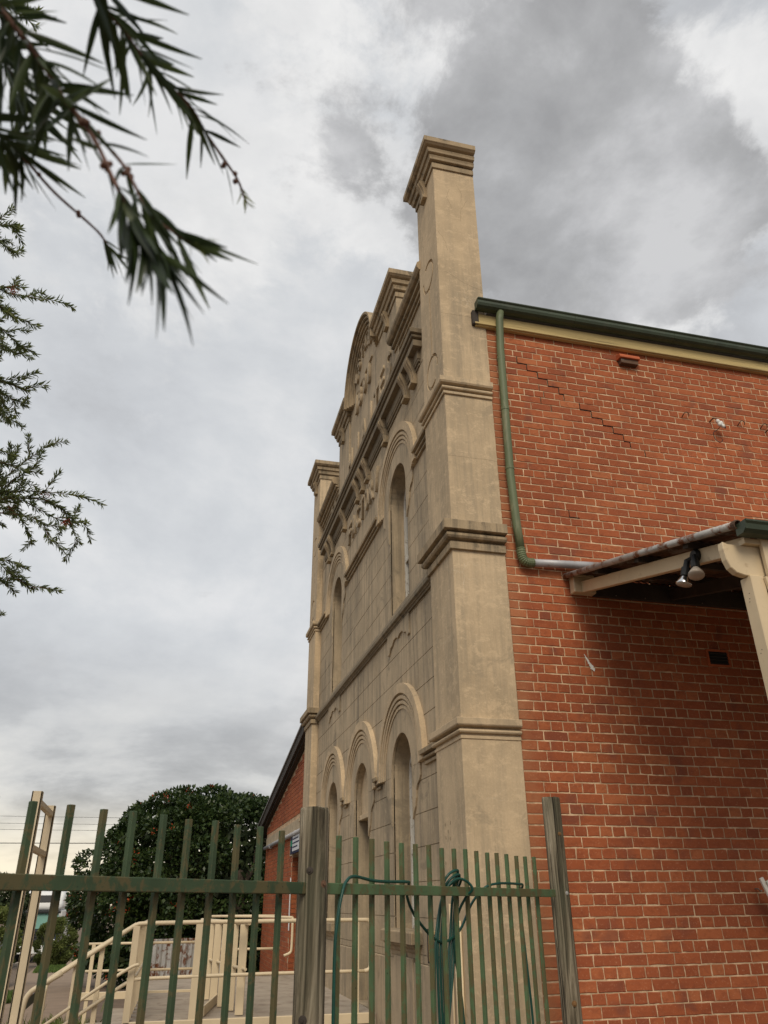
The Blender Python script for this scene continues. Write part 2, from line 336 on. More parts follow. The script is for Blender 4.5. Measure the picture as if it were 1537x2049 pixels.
    def build(s, name, mat, parent=None, org=None, smooth=False, bevel=0, recalc=True, seg=1):
        V = np.array(s.v, float)
        if parent is not None: org = ORG[parent.name]
        elif org is None: org = ((V[:,0].min()+V[:,0].max())/2, (V[:,1].min()+V[:,1].max())/2, V[:,2].min())
        me = bpy.data.meshes.new(name); me.from_pydata([tuple(p) for p in (V-np.array(org))], [], s.f)
        if recalc:
            b = bmesh.new(); b.from_mesh(me); bmesh.ops.recalc_face_normals(b, faces=b.faces); b.to_mesh(me); b.free()
        me.materials.append(M[mat] if isinstance(mat, str) else mat)
        if smooth:
            me.polygons.foreach_set('use_smooth', [True]*len(me.polygons))
        return link(name, me, parent, org, bevel, seg)
def link(name, me, parent=None, org=(0,0,0), bevel=0, seg=1):
    o = bpy.data.objects.new(name, me); COL.objects.link(o); ORG[o.name] = tuple(org)
    if parent is not None: o.parent = parent
    else: o.location = org
    if bevel:
        m = o.modifiers.new('bevel', 'BEVEL'); m.width = bevel; m.segments = seg; m.limit_method = 'ANGLE'; m.angle_limit = R(35)
    return o
def tag(o, label, cat, group=None):
    o['label'] = label; o['category'] = cat
    if group: o['group'] = group
    return o
def thing(name, label, cat, loc, group=None):
    o = bpy.data.objects.new(name, None); o.empty_display_size = .2; COL.objects.link(o); o.location = loc; ORG[o.name] = tuple(loc)
    return tag(o, label, cat, group)
def struct(name, mb, mat, **kw):
    o = mb.build(name, mat, org=(0,0,0), **kw); o['kind'] = 'structure'; return o
def soften(path, n=6):                               # smooth a polyline (Catmull-Rom)
    P = [Vector(p) for p in path]; out = []
    for i in range(len(P)-1):
        a, b, c, d = P[max(i-1,0)], P[i], P[i+1], P[min(i+2,len(P)-1)]
        for k in range(n):
            t = k/n; out.append(.5*((2*b)+(c-a)*t+(2*a-5*b+4*c-d)*t*t+(3*b-a-3*c+d)*t**3))
    return out + [P[-1]]
def cut_all(pairs, use_self=False):                                  # subtract each cutter object from its target
    for o, c in pairs:
        m = o.modifiers.new('cut', 'BOOLEAN'); m.object = c; m.operation = 'DIFFERENCE'; m.solver = 'EXACT'; m.use_self = use_self
    bpy.context.view_layer.update(); dg = bpy.context.evaluated_depsgraph_get()
    res = [(o, bpy.data.meshes.new_from_object(o.evaluated_get(dg))) for o, c in pairs]
    for o, me in res:
        o.modifiers.clear(); o.data = me

# ------------------------------------------------------------------ ground
GX = [-400, -60, -20, -8, -2, 3, 12, 60, 400]; GY = [-60, -5, 9, 14, 20, 30, 45, 60, 100, 140, 180, 400, 1500]
def gz(y): return float(np.interp(y, [-60, 14, 30, 60, 100, 140, 180, 1500], [-1.6, -1.6, -2.2, -3.2, -2.9, -2.45, -2.25, -2.25]))
g = MB(); g.add([(x, y, gz(y)) for y in GY for x in GX], [(j*len(GX)+i, j*len(GX)+i+1, (j+1)*len(GX)+i+1, (j+1)*len(GX)+i) for j in range(len(GY)-1) for i in range(len(GX)-1)])
struct('ground', g, 'soil')
def strip(name, mat, pts_l, pts_r, dz, n=30):            # ground strip between two plan lines, following the fall of the ground
    m = MB(); vs = []
    for i in range(n+1):
        t = (i/n)**1.6
        for a, b in (pts_l, pts_r):
            x = a[0]+(b[0]-a[0])*t; y = a[1]+(b[1]-a[1])*t; vs.append((x, y, gz(y)+dz))
    m.add(vs, [(2*i, 2*i+1, 2*i+3, 2*i+2) for i in range(n)])
    return struct(name, m, mat)
strip('footpath', 'path', ((-2.6, 12), (-12, 110)), ((-.9, 12), (-10, 110)), .012)
strip('road', 'asphalt', ((-9.4, 8), (-22.5, 172)), ((-4.4, 8), (-15.5, 172)), .008, 60)
k = MB()
for i in range(24):
    y0 = 8+i*4; y1 = y0+3.97; x0 = -4.38-.0735*(y0-8); x1 = -4.38-.0735*(y1-8)
    for_ = [(x0, y0, gz(y0)-.1), (x0+.15, y0, gz(y0)-.1), (x1+.15, y1, gz(y1)-.1), (x1, y1, gz(y1)-.1), (x0, y0, gz(y0)+.12), (x0+.15, y0, gz(y0)+.12), (x1+.15, y1, gz(y1)+.12), (x1, y1, gz(y1)+.12)]
    k.add(for_, [(0,3,2,1),(4,5,6,7),(0,1,5,4),(1,2,6,5),(2,3,7,6),(3,0,4,7)])
struct('kerb', k, 'concrete')

# ------------------------------------------------------------------ factory building
FX = 2.415                                              # wall face of the front; piers stand proud of it at x = 2.30
fac = thing('factory_building', 'old two storey factory with tan rendered front, capped piers and red brick side wall', 'building', (4.0, 9.0, -1.6))
ARCH = [(8.73, 1.29, -.30), (10.80, 1.27, -1.11), (12.90, 1.29, -.30), (8.72, 4.81, 3.26), (12.88, 4.82, 3.26)]   # y centre, springing, foot
AR = .43
def arch_poly(c, s, b, r=AR, n=18):
    return [(c-r, b), (c+r, b)] + [(c+r*math.cos(R(180*i/n)), s+r*math.sin(R(180*i/n))) for i in range(n+1)]
# backing wall with arched openings
wall = MB().box(FX+.008, FX+.36, 7.0, 14.75, -1.6, 6.15).build('front_wall', 'render', fac)
cut = MB()
for c, s_, b_ in ARCH: cut.prism(arch_poly(c, s_, b_), 'x', FX-.2, FX+.6)
cutter = cut.build('cutter', 'render', fac)
pairs = [(wall, cutter)]
# scored blocks of the render, one by one
def blocks(z0, z1, pitch, first):
    z = first; row = 0
    while z < z1-.02:
        a, b = max(z, z0), min(z+pitch, z1)
        if b-a > .05:
            y = 7.02 - (.33 if row % 2 else 0)
            while y < 14.7:
                ya, yb = max(y, 7.02), min(y+.66, 14.7)
                if yb-ya > .06:
                    inside = any(c-AR < ya and yb < c+AR and bb < a and b < s_ for c, s_, bb in ARCH)
                    if not inside:
                        o = MB().box(FX-random.uniform(0, .0015), FX+.02, ya+.0035, yb-.0035, a+.004, b-.004).build('ashlar_block', 'render', wall)
                        if any(ya < c+AR+.01 and yb > c-AR-.01 and a < s_+AR+.01 and b > bb-.01 for c, s_, bb in ARCH): pairs.append((o, cutter))
                y += .66
        z += pitch; row += 1
blocks(-.53, 3.06, .315, -.773)
blocks(3.24, 6.12, .32, 3.20)
cut_all(pairs)
bpy.data.objects.remove(cutter, do_unlink=True)
# plinth below the sills
for a, b in ((7.0, 10.35), (11.25, 14.7)):
    MB().box(FX-.022, FX+.05, a, b, -1.6, -.535).build('plinth', 'render', fac, bevel=.006)
# arch surrounds and hood mouldings
HOOD = [(.70, -.01), (.70, .03), (.735, .03), (.738, .012), (.75, .012), (.753, .042), (.785, .045), (.79, .016), (.805, .016), (.81, .05), (.845, .053), (.85, .022), (.868, .022), (.875, .062), (.985, .062), (.985, -.01)]
for c, s_, b_ in ARCH:
    m = MB().arc(c, s_, FX, [(AR+.002, -.02), (AR+.002, .02), (.72, .02), (.72, -.02)])
    for sg in (-1, 1):
        pl = [(.432, 0), (.74, 0), (.74, -.12), (.70, -.17), (.63, -.20), (.585, -.25), (.57, -.33), (.53, -.41), (.475, -.47), (.432, -.53)]
        m.prism([(c+sg*u, s_+v) for u, v in pl], 'x', FX-.02, FX+.01)
    m.build('arch_surround', 'render', fac, bevel=.003)
    MB().arc(c, s_, FX, HOOD, n=48).build('hood_mould', 'render_pier', fac)
IMP = [(-.02, 0), (.03, 0), (.03, .028), (.008, .032), (.008, .044), (.052, .048), (.056, .07), (.022, .074), (.022, .087), (.085, .092), (.09, .135), (-.02, .145)]
def impost(ya, yb, z, name='impost_moulding'):
    MB().sweep([(FX, yb), (FX, ya)], [(o, z+h) for o, h in IMP]).build(name, 'render_trim', fac, bevel=.002)
for ya, yb in ((7.05, 7.80), (9.665, 9.865), (11.745, 11.96), (13.84, 14.66)): impost(ya, yb, 1.235)
for ya, yb in ((7.05, 7.78), (9.66, 11.94), (13.82, 14.66)): impost(ya, yb, 4.805)
# stepped aprons under the upper windows
for c in (8.78, 12.95):
    MB().prism([(c-.5, 3.06), (c+.5, 3.06), (c+.5, 2.78), (c+.42, 2.77), (c+.36, 2.84), (c+.27, 2.85), (c+.2, 2.9), (c+.08, 2.9), (c, 2.87), (c-.08, 2.9), (c-.2, 2.9), (c-.27, 2.85), (c-.36, 2.84), (c-.42, 2.77), (c-.5, 2.78)], 'x', FX-.022, FX+.01).build('apron', 'render', fac, bevel=.003)
# string course between the storeys
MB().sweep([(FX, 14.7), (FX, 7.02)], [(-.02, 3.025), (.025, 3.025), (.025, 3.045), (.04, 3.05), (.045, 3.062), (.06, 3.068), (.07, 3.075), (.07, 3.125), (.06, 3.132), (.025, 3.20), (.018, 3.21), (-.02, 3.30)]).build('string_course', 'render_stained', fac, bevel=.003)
# windows
def window(c, s_, b_, x=2.64):
    fr = MB()
    fr.arc(c, s_, x, [(AR+.01, -.03), (AR+.01, .03), (AR-.055, .03), (AR-.055, -.03)], n=24)
    for sg in (-1, 1): fr.box(x-.03, x+.03, c+sg*(AR-.022)-.034, c+sg*(AR-.022)+.034, b_, s_)
    fr.box(x-.03, x+.03, c-AR+.05, c+AR-.05, b_, b_+.08); fr.box(x-.035, x+.03, c-AR+.05, c+AR-.05, (s_+b_)/2-.025, (s_+b_)/2+.03)
    fr.box(x-.02, x+.02, c-.014, c+.014, b_+.08, s_+AR-.05)
    f = fr.build('window', 'white_paint', fac, bevel=.003)
    MB().prism(arch_poly(c, s_, b_+.04, AR-.03), 'x', x+.004, x+.012).build('pane', 'glass', f)
for c, s_, b_ in (ARCH[0], ARCH[2], ARCH[3], ARCH[4]): window(c, s_, b_)
c, s_, b_ = ARCH[1]
d = MB().box(2.66, 2.70, c-AR, c+AR, b_, 1.02)
for z0, z1 in ((-1.0, -.55), (-.42, .25), (.38, .93)):
    for sg in (-1, 1): d.box(2.645, 2.665, c+sg*.2-.15, c+sg*.2+.15, z0, z1)
d = d.build('door', 'gutter', fac, bevel=.004)
MB().lathe((2.645, 10.45, -.1), (-1, 0, 0), [(0, .012), (.03, .012), (.035, .026), (.06, .026), (.065, .01)]).build('handle', 'chrome', d)
t = MB().prism(arch_poly(c, s_, 1.05), 'x', 2.50, 2.56); t.box(2.46, 2.66, c-AR, c+AR, 1.0, 1.06); t.build('tympanum', 'render_pier', fac, bevel=.004)
# sills
for c in (8.73, 12.90):
    m = MB().sweep([(2.70, c+.5), (FX, c+.5), (FX, c-.5), (2.70, c-.5)], [(-.05, -.50), (.02, -.50), (.02, -.455), (.035, -.45), (.05, -.42), (.085, -.395), (.085, -.38), (.115, -.375), (.115, -.275), (.1, -.262), (-.05, -.25)])
    m.box(FX-.02, 2.66, c-AR, c+AR, -.40, -.262); m.build('sill', 'render_trim', fac, bevel=.004)
    MB().box(FX-.035, FX+.02, c-.36, c+.36, -1.25, -.50).build('sill_apron', 'render', fac, bevel=.006)

# piers with bands and caps
CAP = [(-.1, 0), (.02, 0), (.02, .085), (.0, .09), (.0, .103), (.05, .108), (.056, .14), (.068, .165), (.04, .172), (.04, .19), (.085, .197), (.09, .225), (.10, .25), (.07, .257), (.07, .277), (.12, .285), (.135, .30), (.15, .31), (.15, .39), (.13, .395), (-.1, .41)]
BAND = {5: [(-.05, 4.81), (.02, 4.81), (.02, 4.843), (-.004, 4.847), (-.004, 4.86), (.034, 4.864), (.042, 4.88), (.034, 4.898), (.004, 4.902), (.004, 4.916), (.055, 4.925), (.066, 4.945), (.066, 5.0), (-.05, 5.01)],
        3: [(-.05, 3.0), (.035, 3.0), (.035, 3.075), (.008, 3.08), (.008, 3.097), (.062, 3.103), (.078, 3.125), (.078, 3.15), (.045, 3.156), (.045, 3.17), (.11, 3.178), (.11, 3.275), (-.05, 3.29)],
        1: [(-.05, 1.235), (.02, 1.235), (.02, 1.262), (-.004, 1.266), (-.004, 1.278), (.036, 1.282), (.046, 1.298), (.036, 1.314), (.004, 1.318), (.004, 1.332), (.055, 1.34), (.064, 1.352), (.064, 1.405), (-.05, 1.415)]}
def pier(y0, y1, near):
    x0, x1 = 2.30, 2.835
    sh = MB()
    for z0, z1, e in ((-1.6, 1.3, .012), (1.3, 3.1, .006)):
        MB().box(x0-e, x1, y0-(e if near else 0), y1, z0, z1).build('pier_base', 'render_pier', fac, bevel=.006)
    p = sh.box(x0, x1, y0, y1, 3.1, 8.5).build('pier', 'render_pier', fac)
    yc = (y0+y1)/2
    # incised figure on the shaft: two leaf loops joined by a line
    gr = MB(); q = []
    for zc, sg in ((6.80, 1), (5.37, -1)):
        loop = []
        for i in range(24):
            a = 2*math.pi*i/23*.86 + (R(60) if sg > 0 else R(-120))
            loop.append((x0, yc+.02+.19*math.cos(a), zc+.20*math.sin(a)))
        gr.tube([(x_+.010, y_, z_) for x_, y_, z_ in loop], .022, 6)
    gr.tube([(x0+.005, yc, 6.60), (x0+.005, yc, 5.57)], .015, 6)
    g_ = gr.build('groove_cutter', 'render', fac)
    return p, g_
for y0, y1, near in ((6.38, 7.09, True), (14.63, 15.42, False)):
    p, gcut = pier(y0, y1, near)
    p.modifiers.clear(); cut_all([(p, gcut)], True); bpy.data.objects.remove(gcut, do_unlink=True)
    mb_ = p.modifiers.new('bevel', 'BEVEL'); mb_.width = .005; mb_.segments = 2; mb_.limit_method = 'ANGLE'; mb_.angle_limit = R(60)
    x0, x1 = 2.30, 2.835
    ring = [(x1, y1), (x0, y1), (x0, y0), (x1, y0)]
    MB().sweep(ring, [(o if o > 0 else -.25, 8.27+h) for o, h in CAP]).build('cap', 'render_trim', fac, bevel=.003)
    MB().box(x0-.01, x1-.002, y0-.01, y1+.01, 8.50, 8.672).build('cap_core', 'render_trim', fac)
    for kk, prof in BAND.items():
        if kk == 3: pr = prof
        else: pr = prof
        MB().sweep(ring, pr).build('band', 'render_trim' if kk == 3 else 'render_pier', fac, bevel=.003)
# parapet, dies and arched pediment
MB().box(FX, FX+.3, 7.05, 14.66, 6.10, 7.20).build('frieze_wall', 'render', fac)
COPE = [(-.32, 7.02), (.025, 7.02), (.025, 7.06), (.002, 7.064), (.002, 7.078), (.05, 7.083), (.056, 7.115), (.022, 7.12), (.022, 7.136), (.09, 7.142), (.095, 7.175), (.06, 7.18), (.06, 7.198), (.13, 7.205), (.16, 7.24), (.168, 7.28), (.155, 7.32), (.12, 7.345), (-.32, 7.35)]
for ya, yb in ((7.05, 8.62), (12.86, 14.66)): MB().sweep([(FX, yb), (FX, ya)], COPE).build('coping', 'render_trim', fac)
MB().box(FX+.002, FX+.3, 9.45, 12.05, 6.15, 8.22).build('pediment_wall', 'render', fac)
for ya, yb in ((8.52, 9.55), (11.95, 12.88)):
    MB().box(2.385, FX+.28, ya, yb, 6.52, 8.2).build('die', 'render', fac, bevel=.005)
    MB().sweep([(FX+.28, yb), (2.385, yb), (2.385, ya), (FX+.28, ya)], [(o, 8.06+h*1.06) for o, h in CAP], closed=True).build('die_cap', 'render_trim', fac, bevel=.003)
PY, PZ = 10.73, 8.20
MB().prism([(PY+1.0*math.cos(R(i*6)), PZ-.02+1.0*math.sin(R(i*6))) for i in range(31)], 'x', FX, FX+.28).build('tympanum', 'render', fac)
MB().arc(PY, PZ, FX, [(.84, -.25), (.84, .025), (.87, .025), (.875, .002), (.89, .002), (.895, .05), (.925, .055), (.93, .02), (.945, .02), (.95, .085), (.98, .09), (.985, .05), (1.0, .05), (1.005, .12), (1.035, .125), (1.04, .08), (1.052, .08), (1.057, .165), (1.10, .168), (1.10, -.25)], n=60).build('pediment_arch', 'render_trim', fac, bevel=.003)
# main cornice with scroll brackets
COR = [(-.05, 6.08), (.02, 6.08), (.02, 6.11), (.004, 6.113), (.004, 6.125), (.035, 6.13), (.035, 6.16), (.045, 6.165), (.045, 6.30), (.12, 6.302), (.12, 6.395), (.09, 6.40), (.09, 6.418), (.14, 6.424), (.15, 6.45), (.115, 6.456), (.115, 6.472), (.165, 6.48), (.17, 6.545), (-.05, 6.60)]
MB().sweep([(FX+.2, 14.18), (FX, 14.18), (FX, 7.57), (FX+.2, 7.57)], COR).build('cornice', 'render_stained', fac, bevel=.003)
def bracket(y, ztop, h, dep, wid, par=fac, x=FX):
    pr = []
    n = 22
    for i in range(n+1):
        u = i/n; pr.append((x-dep*(.36+.64*(.5+.5*math.cos(math.pi*min(1, u*1.12))) + .10*math.sin(u*9)*(1-u)), ztop-h*u))
    m = MB(); m.prism([(a, b) for a, b in pr] + [(x+.02, ztop-h), (x+.02, ztop)], 'y', y-wid/2, y+wid/2)
    m.prism([(a-.012, b) for a, b in pr[2:-2]] + [(x, ztop-h*.9), (x, ztop-h*.1)], 'y', y-wid*.22, y+wid*.22)
    m.box(x-dep*.62, x+.02, y-wid/2-.008, y+wid/2+.008, ztop-h-.045, ztop-h+.005)
    return m.build('bracket', 'render_trim', par, bevel=.003)
for y in (7.78, 8.12, 9.24, 10.38, 10.73, 11.10, 12.22, 13.36, 13.70): bracket(y, 6.31, .36, .13, .14)
for y, x, z in ((9.03, 2.385, 8.16), (12.41, 2.385, 8.16), (6.735, 2.30, 8.37), (15.02, 2.30, 8.37)): bracket(y, z, .26, .09, .13, x=x)
# raised letters
FONT = None
def letter(ch, y, z, h, wid, depth=.03, x=FX, ang=0, bold=.012):
    cu = bpy.data.curves.new('letter', 'FONT'); cu.body = ch; cu.size = 1; cu.extrude = .5; cu.offset = bold; cu.resolution_u = 3
    to = bpy.data.objects.new('letter_source', cu); COL.objects.link(to); bpy.context.view_layer.update()
    me = bpy.data.meshes.new_from_object(to.evaluated_get(bpy.context.evaluated_depsgraph_get()))
    bpy.data.objects.remove(to, do_unlink=True); bpy.data.curves.remove(cu)
    V = np.array([v.co[:] for v in me.vertices]); lo, hi = V.min(0), V.max(0)
    u = (V[:,0]-(lo[0]+hi[0])/2)/(hi[0]-lo[0])*wid; v = (V[:,1]-lo[1])/(hi[1]-lo[1])*h
    ca, sa = math.cos(ang), math.sin(ang); uu = u*ca - v*sa; vv = u*sa + v*ca
    P = np.stack([x-depth*(V[:,2]+.5)+.004, y-uu, z+vv], 1) - np.array(ORG[fac.name])
    for i, q in enumerate(P): me.vertices[i].co = q
    me.name = 'letter'; me.materials.clear(); me.materials.append(M['render'])
    return link('letter', me, fac)
for i, ch in enumerate('FACTORY'): letter(ch, 11.76-.318*i, 5.46, .38, .235 if ch != 'T' else .25, .045, bold=.02)
for ch, y, wd in (('L', 13.5, .25), ('E', 13.14, .38), ('H', 11.85, .28), ('I', 11.21, .07), ('A', 10.745, .36), ('I', 10.24, .07), ('T', 9.83, .36), ('E', 9.37, .26), ('S', 8.93, .24), ('T', 8.46, .36)):
    letter(ch, y, 6.85, .49, wd, .035, x=FX if abs(y-9.03) > .52 and abs(y-12.41) > .47 else 2.385)
for ch, y, wd in (('1', 11.30, .10), ('8', 11.03, .22), ('9', 10.64, .22), ('1', 10.34, .10)): letter(ch, y, 7.80, .38, wd, .05, bold=.02)
MB().box(FX-.03, FX+.01, 10.16, 11.32, 8.215, 8.25).build('raised_bar', 'render', fac, bevel=.003)
for i, ch in enumerate('ESTAB'):
    a = R(60-24*i); letter(ch, PY+math.sin(a)*.56, PZ+.07+math.cos(a)*.46, .27, .17, .045, ang=a*.85, bold=.02)
letter('D', PY-.46, PZ+.36, .17, .12, .045, ang=-.6, bold=.02)

# --- brick side wall
BY = 6.40                                               # brick face plane
sw = MB().box(2.80, 12.0, BY+.0005, BY+.30, -1.6, 5.93).build('side_wall', 'mortar', fac)
CH, CZ = .0862, -.043
def prj(x, y, z):
    v = Vector((x, y, z)); zc = v.dot(fw); return 768.5+1544.1*v.dot(r2)/zc, 1024.5-1544.1*v.dot(u2)/zc, zc
def brick_shape(L_, H_, seed):
    rr = random.Random(seed); j = lambda a: rr.uniform(-a, a)
    hx, hz, n = L_/2, H_/2, []
    ring = [(-hx,-hz),(-hx*.35,-hz),(hx*.35,-hz),(hx,-hz),(hx,0),(hx,hz),(hx*.35,hz),(-hx*.35,hz),(-hx,hz),(-hx,0)]
    ring = [(a+j(.0032), b+j(.0026)) for a, b in ring]
    k_ = len(ring); ins = .0045
    v = [(a, .03, b) for a, b in ring] + [(a, .0035+j(.001), b) for a, b in ring] + [(a-math.copysign(ins, a)*(abs(a) > hx*.6), j(.0008), b-math.copysign(ins, b)*(abs(b) > hz*.5)) for a, b in ring]
    f = [(i, (i+1) % k_, k_+(i+1) % k_, k_+i) for i in range(k_)] + [(k_+i, k_+(i+1) % k_, 2*k_+(i+1) % k_, 2*k_+i) for i in range(k_)] + [tuple(range(2*k_, 3*k_))]
    return v, f
BR = []; JOINTS = {}
for kc in range(-18, 70):
    z0 = CZ+CH*kc
    if z0 + CH < -1.58 or z0 > 5.80: continue
    head = (kc <= 27 and kc % 2 == 0) or (kc > 27 and (64-kc) % 6 == 0)
    ph = 3.307+(.06 if head else 0)+(.12 if (kc > 27 and kc % 2) else 0)+random.uniform(-.014, .014)
    st = .12 if head else .24
    x = ph - st*math.ceil((ph-2.84)/st); js = [2.84]; xs = x+st
    while xs < 8.4:
        if xs > 2.90: js.append(xs+random.uniform(-.006, .006))
        xs += st
    JOINTS[kc] = js
    for a, b in zip(js[:-1], js[1:]):
        BR.append(((a+b)/2, z0+CH/2+random.uniform(-.0015, .0015), b-a-.0092, CH-.0102, kc))
def big(b):
    u, v, zc = prj(b[0], BY, b[1])
    if not (-20 < u < 1560 and 600 < v < 2060): return 0
    if u > 1537-12 or v > 2049: return 0
    if b[1] > -.8 and abs(u-(1125+(v-1820)*.09)) < 26: return 0
    return b[2]/zc/zc
ranked = sorted(range(len(BR)), key=lambda i: -big(BR[i])); single = set(ranked[:300])
VAR = {}
def variant(kind, i):
    if (kind, i) not in VAR:
        v, f = brick_shape(.23 if kind else .1105, CH-.0102, 50*kind+i); me = bpy.data.meshes.new('brick'); me.from_pydata(v, [], f); me.materials.append(M['brick']); VAR[(kind, i)] = me
    return VAR[(kind, i)]
rest = MB(); so_ = Vector(ORG[sw.name])
for i, (x, z, l, h, kc) in enumerate(BR):
    yy = BY-random.uniform(.0025, .0055)
    if i in single:
        kind = 1 if l > .17 else 0
        o = bpy.data.objects.new('brick', variant(kind, random.randrange(10))); COL.objects.link(o); o.parent = sw
        o.location = Vector((x, yy, z))-so_; o.scale = (l/(.23 if kind else .1105), 1, 1); o.rotation_euler = (0, random.uniform(-.006, .006), 0)
    else:
        v, f = brick_shape(l, h, i+1000); rest.add([(x+a, yy+b, z+c) for a, b, c in v], f)
o = rest.build('brickwork', 'brick_joined', sw, recalc=False); o['kind'] = 'stuff'
# stepped settlement cracks following the joints
def crack(xa, za, slope, zb, amp=.009):
    m = MB(); k0 = int((za-CZ)/CH); px = None
    for kc in range(k0, int((zb-CZ)/CH)-1, -1):
        if kc not in JOINTS: continue
        want = xa+(za-(CZ+CH*kc))*slope; x = min(JOINTS[kc], key=lambda q: abs(q-want)); z0 = CZ+CH*kc; w_ = amp*random.uniform(.35, 1)
        m.box(x-w_/2, x+w_/2, BY-.0062, BY+.01, z0+.004, z0+CH-.002)
        if px is not None and random.random() < .7: m.box(min(px, x)-.003, max(px, x)+.003, BY-.0062, BY+.01, z0+CH-.0035, z0+CH+.0025+amp*.2)
        px = x
    m.build('crack', 'crack', sw)
crack(3.06, 5.45, 1.38, 4.72, .0075); crack(4.12, 4.72, 1.25, 4.36, .006); crack(3.30, 5.08, 1.0, 4.85, .004)
m = MB(); m.box(3.585, 3.592, BY-.0062, BY+.01, 3.50, 3.575).box(3.585, 3.70, BY-.0062, BY+.01, 3.498, 3.505); m.build('crack', 'crack', sw)
# lone dark scrape and splash on the bricks
m = MB(); zz = np.linspace(0, 1, 14); wdt = [.004, .007, .006, .012, .010, .016, .013, .022, .018, .027, .02, .03, .016, .004]
lft = [(3.555+.085*t-w_*random.uniform(.5, 1), 2.06-.16*t) for t, w_ in zip(zz, wdt)]; rgt = [(3.555+.085*t+w_*random.uniform(.3, 1), 2.06-.16*t) for t, w_ in zip(zz, wdt)]
m.prism(lft+rgt[::-1], 'y', BY-.0075, BY-.006); m.build('paint_splash', 'porcelain', sw)
# roof, eaves, gutter and downpipe
MB().prism([(6.305, 6.055), (10.9, 6.95), (15.4, 6.06), (15.4, 6.0), (10.9, 6.89), (6.305, 6.0)], 'x', 2.86, 12.0).build('roof', 'roof_sheet', fac)
fa = MB(); fa.box(2.70, 12.0, 6.345, 6.395, 5.795, 5.96); fa.box(2.69, 12.0, 6.325, 6.345, 5.805, 5.83); fa.build('fascia_board', 'fascia', fac, bevel=.004)
MB().box(2.665, 2.74, 6.33, 6.40, 5.80, 6.0).build('fascia_end', 'timber_dark', fac, bevel=.01)
gp = [(6.335, 5.985), (6.295, 5.975), (6.26, 5.982), (6.235, 6.0), (6.222, 6.03), (6.225, 6.062), (6.21, 6.078), (6.21, 6.09), (6.225, 6.09), (6.24, 6.065), (6.236, 6.035), (6.247, 6.01), (6.27, 5.996), (6.32, 5.996), (6.32, 6.085), (6.335, 6.085)]
gt = MB(); gt.prism(gp, 'x', 2.70, 12.0); gt.prism([(6.33, 5.985), (6.265, 5.985), (6.23, 6.01), (6.228, 6.06), (6.22, 6.087), (6.33, 6.087)], 'x', 2.695, 2.70)
gt = gt.build('gutter', 'gutter', fac)
for x in (3.9, 5.2, 6.5): MB().prism([(a-.003 if a < 6.3 else a, b-.003) for a, b in gp[:8]]+[(6.30, 6.095)], 'x', x, x+.025).build('gutter_strap', 'gutter', gt)
dp = [(2.985, 6.285, 5.99), (2.975, 6.30, 5.88), (2.965, 6.325, 5.5), (2.955, 6.33, 4.68), (2.945, 6.33, 3.86), (2.965, 6.33, 3.28), (2.982, 6.33, 3.05)]
dpo = MB().tube(dp, .043, 14).build('downpipe', 'downpipe', fac, smooth=True)
for z in (5.35, 4.68, 3.95):
    i_ = np.interp(z, [3.05, 3.28, 3.86, 4.68, 5.5], [2.982, 2.965, 2.945, 2.955, 2.965]); MB().tube([(i_, 6.33, z-.014), (i_, 6.33, z+.014)], .047, 14).build('pipe_clamp', 'downpipe', dpo)
el = [(2.982, 6.33, 3.06), (2.985, 6.33, 3.0), (2.995, 6.33, 2.955), (3.02, 6.33, 2.925), (3.06, 6.33, 2.915), (3.10, 6.33, 2.918)]
ep = soften(el, 5); MB().tube(ep, .045, 14, rs=[.048 if i % 2 else .043 for i in range(len(ep))]).build('pipe_elbow', 'downpipe', dpo)
MB().tube([(3.09, 6.33, 2.918), (3.45, 6.33, 2.935), (3.85, 6.33, 2.952)], .039, 14).build('overflow_pipe', 'zinc_pipe', fac, smooth=True)
# terracotta vent hood, louvre vent, line insulators and hooks
v_ = MB(); v_.prism([(6.40, 5.73), (6.315, 5.695), (6.305, 5.67), (6.305, 5.645), (6.40, 5.645)], 'x', 4.46, 4.72)
v_ = v_.build('vent_hood', 'terracotta', fac, bevel=.004); MB().box(4.48, 4.70, 6.33, 6.41, 5.585, 5.645).build('vent_grille', 'rusty_iron', v_)
lv = MB(); X0, X1, Z0_, Z1_ = 4.88, 5.13, 2.025, 2.195
for a in ((X0, X1, Z0_, Z0_+.02), (X0, X1, Z1_-.02, Z1_), (X0, X0+.02, Z0_+.02, Z1_-.02), (X1-.02, X1, Z0_+.02, Z1_-.02)): lv.box(a[0], a[1], 6.383, 6.41, a[2], a[3])
lv = lv.build('wall_vent', 'terracotta', fac); MB().box(X0+.02, X1-.02, 6.391, 6.41, Z0_+.02, Z1_-.02).build('vent_back', 'black', lv)
for i in range(4): MB().obox(((X0+X1)/2, 6.388, 2.06+i*.033), (1,0,0), (0,.8,.6), (0,-.6,.8), (X1-X0)/2-.02, .010, .003).build('louvre', 'iron_dark', lv)
def insulator(x, z, two=True, wire=True):
    a = MB().tube([(x, 6.40, z), (x+.005, 6.33, z+.01), (x+.02, 6.30, z-.02), (x+.03, 6.30, z-.06)], .008, 6)
    a = a.build('insulator_bracket', 'rusty_iron', fac)
    for i in range(2 if two else 1):
        MB().lathe((x+.02+.045*i, 6.30+.01*i, z-.03-.01*i), (.3, -.1, -1), [(0, .012), (.01, .022), (.04, .024), (.05, .016), (.06, .024), (.085, .022), (.095, .01)], 12).build('insulator', 'porcelain', a, smooth=True)
    if wire: MB().tube(soften([(x+.06, 6.32, z-.11), (x+.02, 6.33, z-.15), (x-.03, 6.34, z-.19), (x-.02, 6.35, z-.26), (x+.01, 6.34, z-.31), (x+.04, 6.33, z-.31), (x+.055, 6.32, z-.28)], 4), .004, 5).build('wire_tail', 'black', a)
insulator(5.555, 4.965); insulator(6.30, 4.93, True, False)
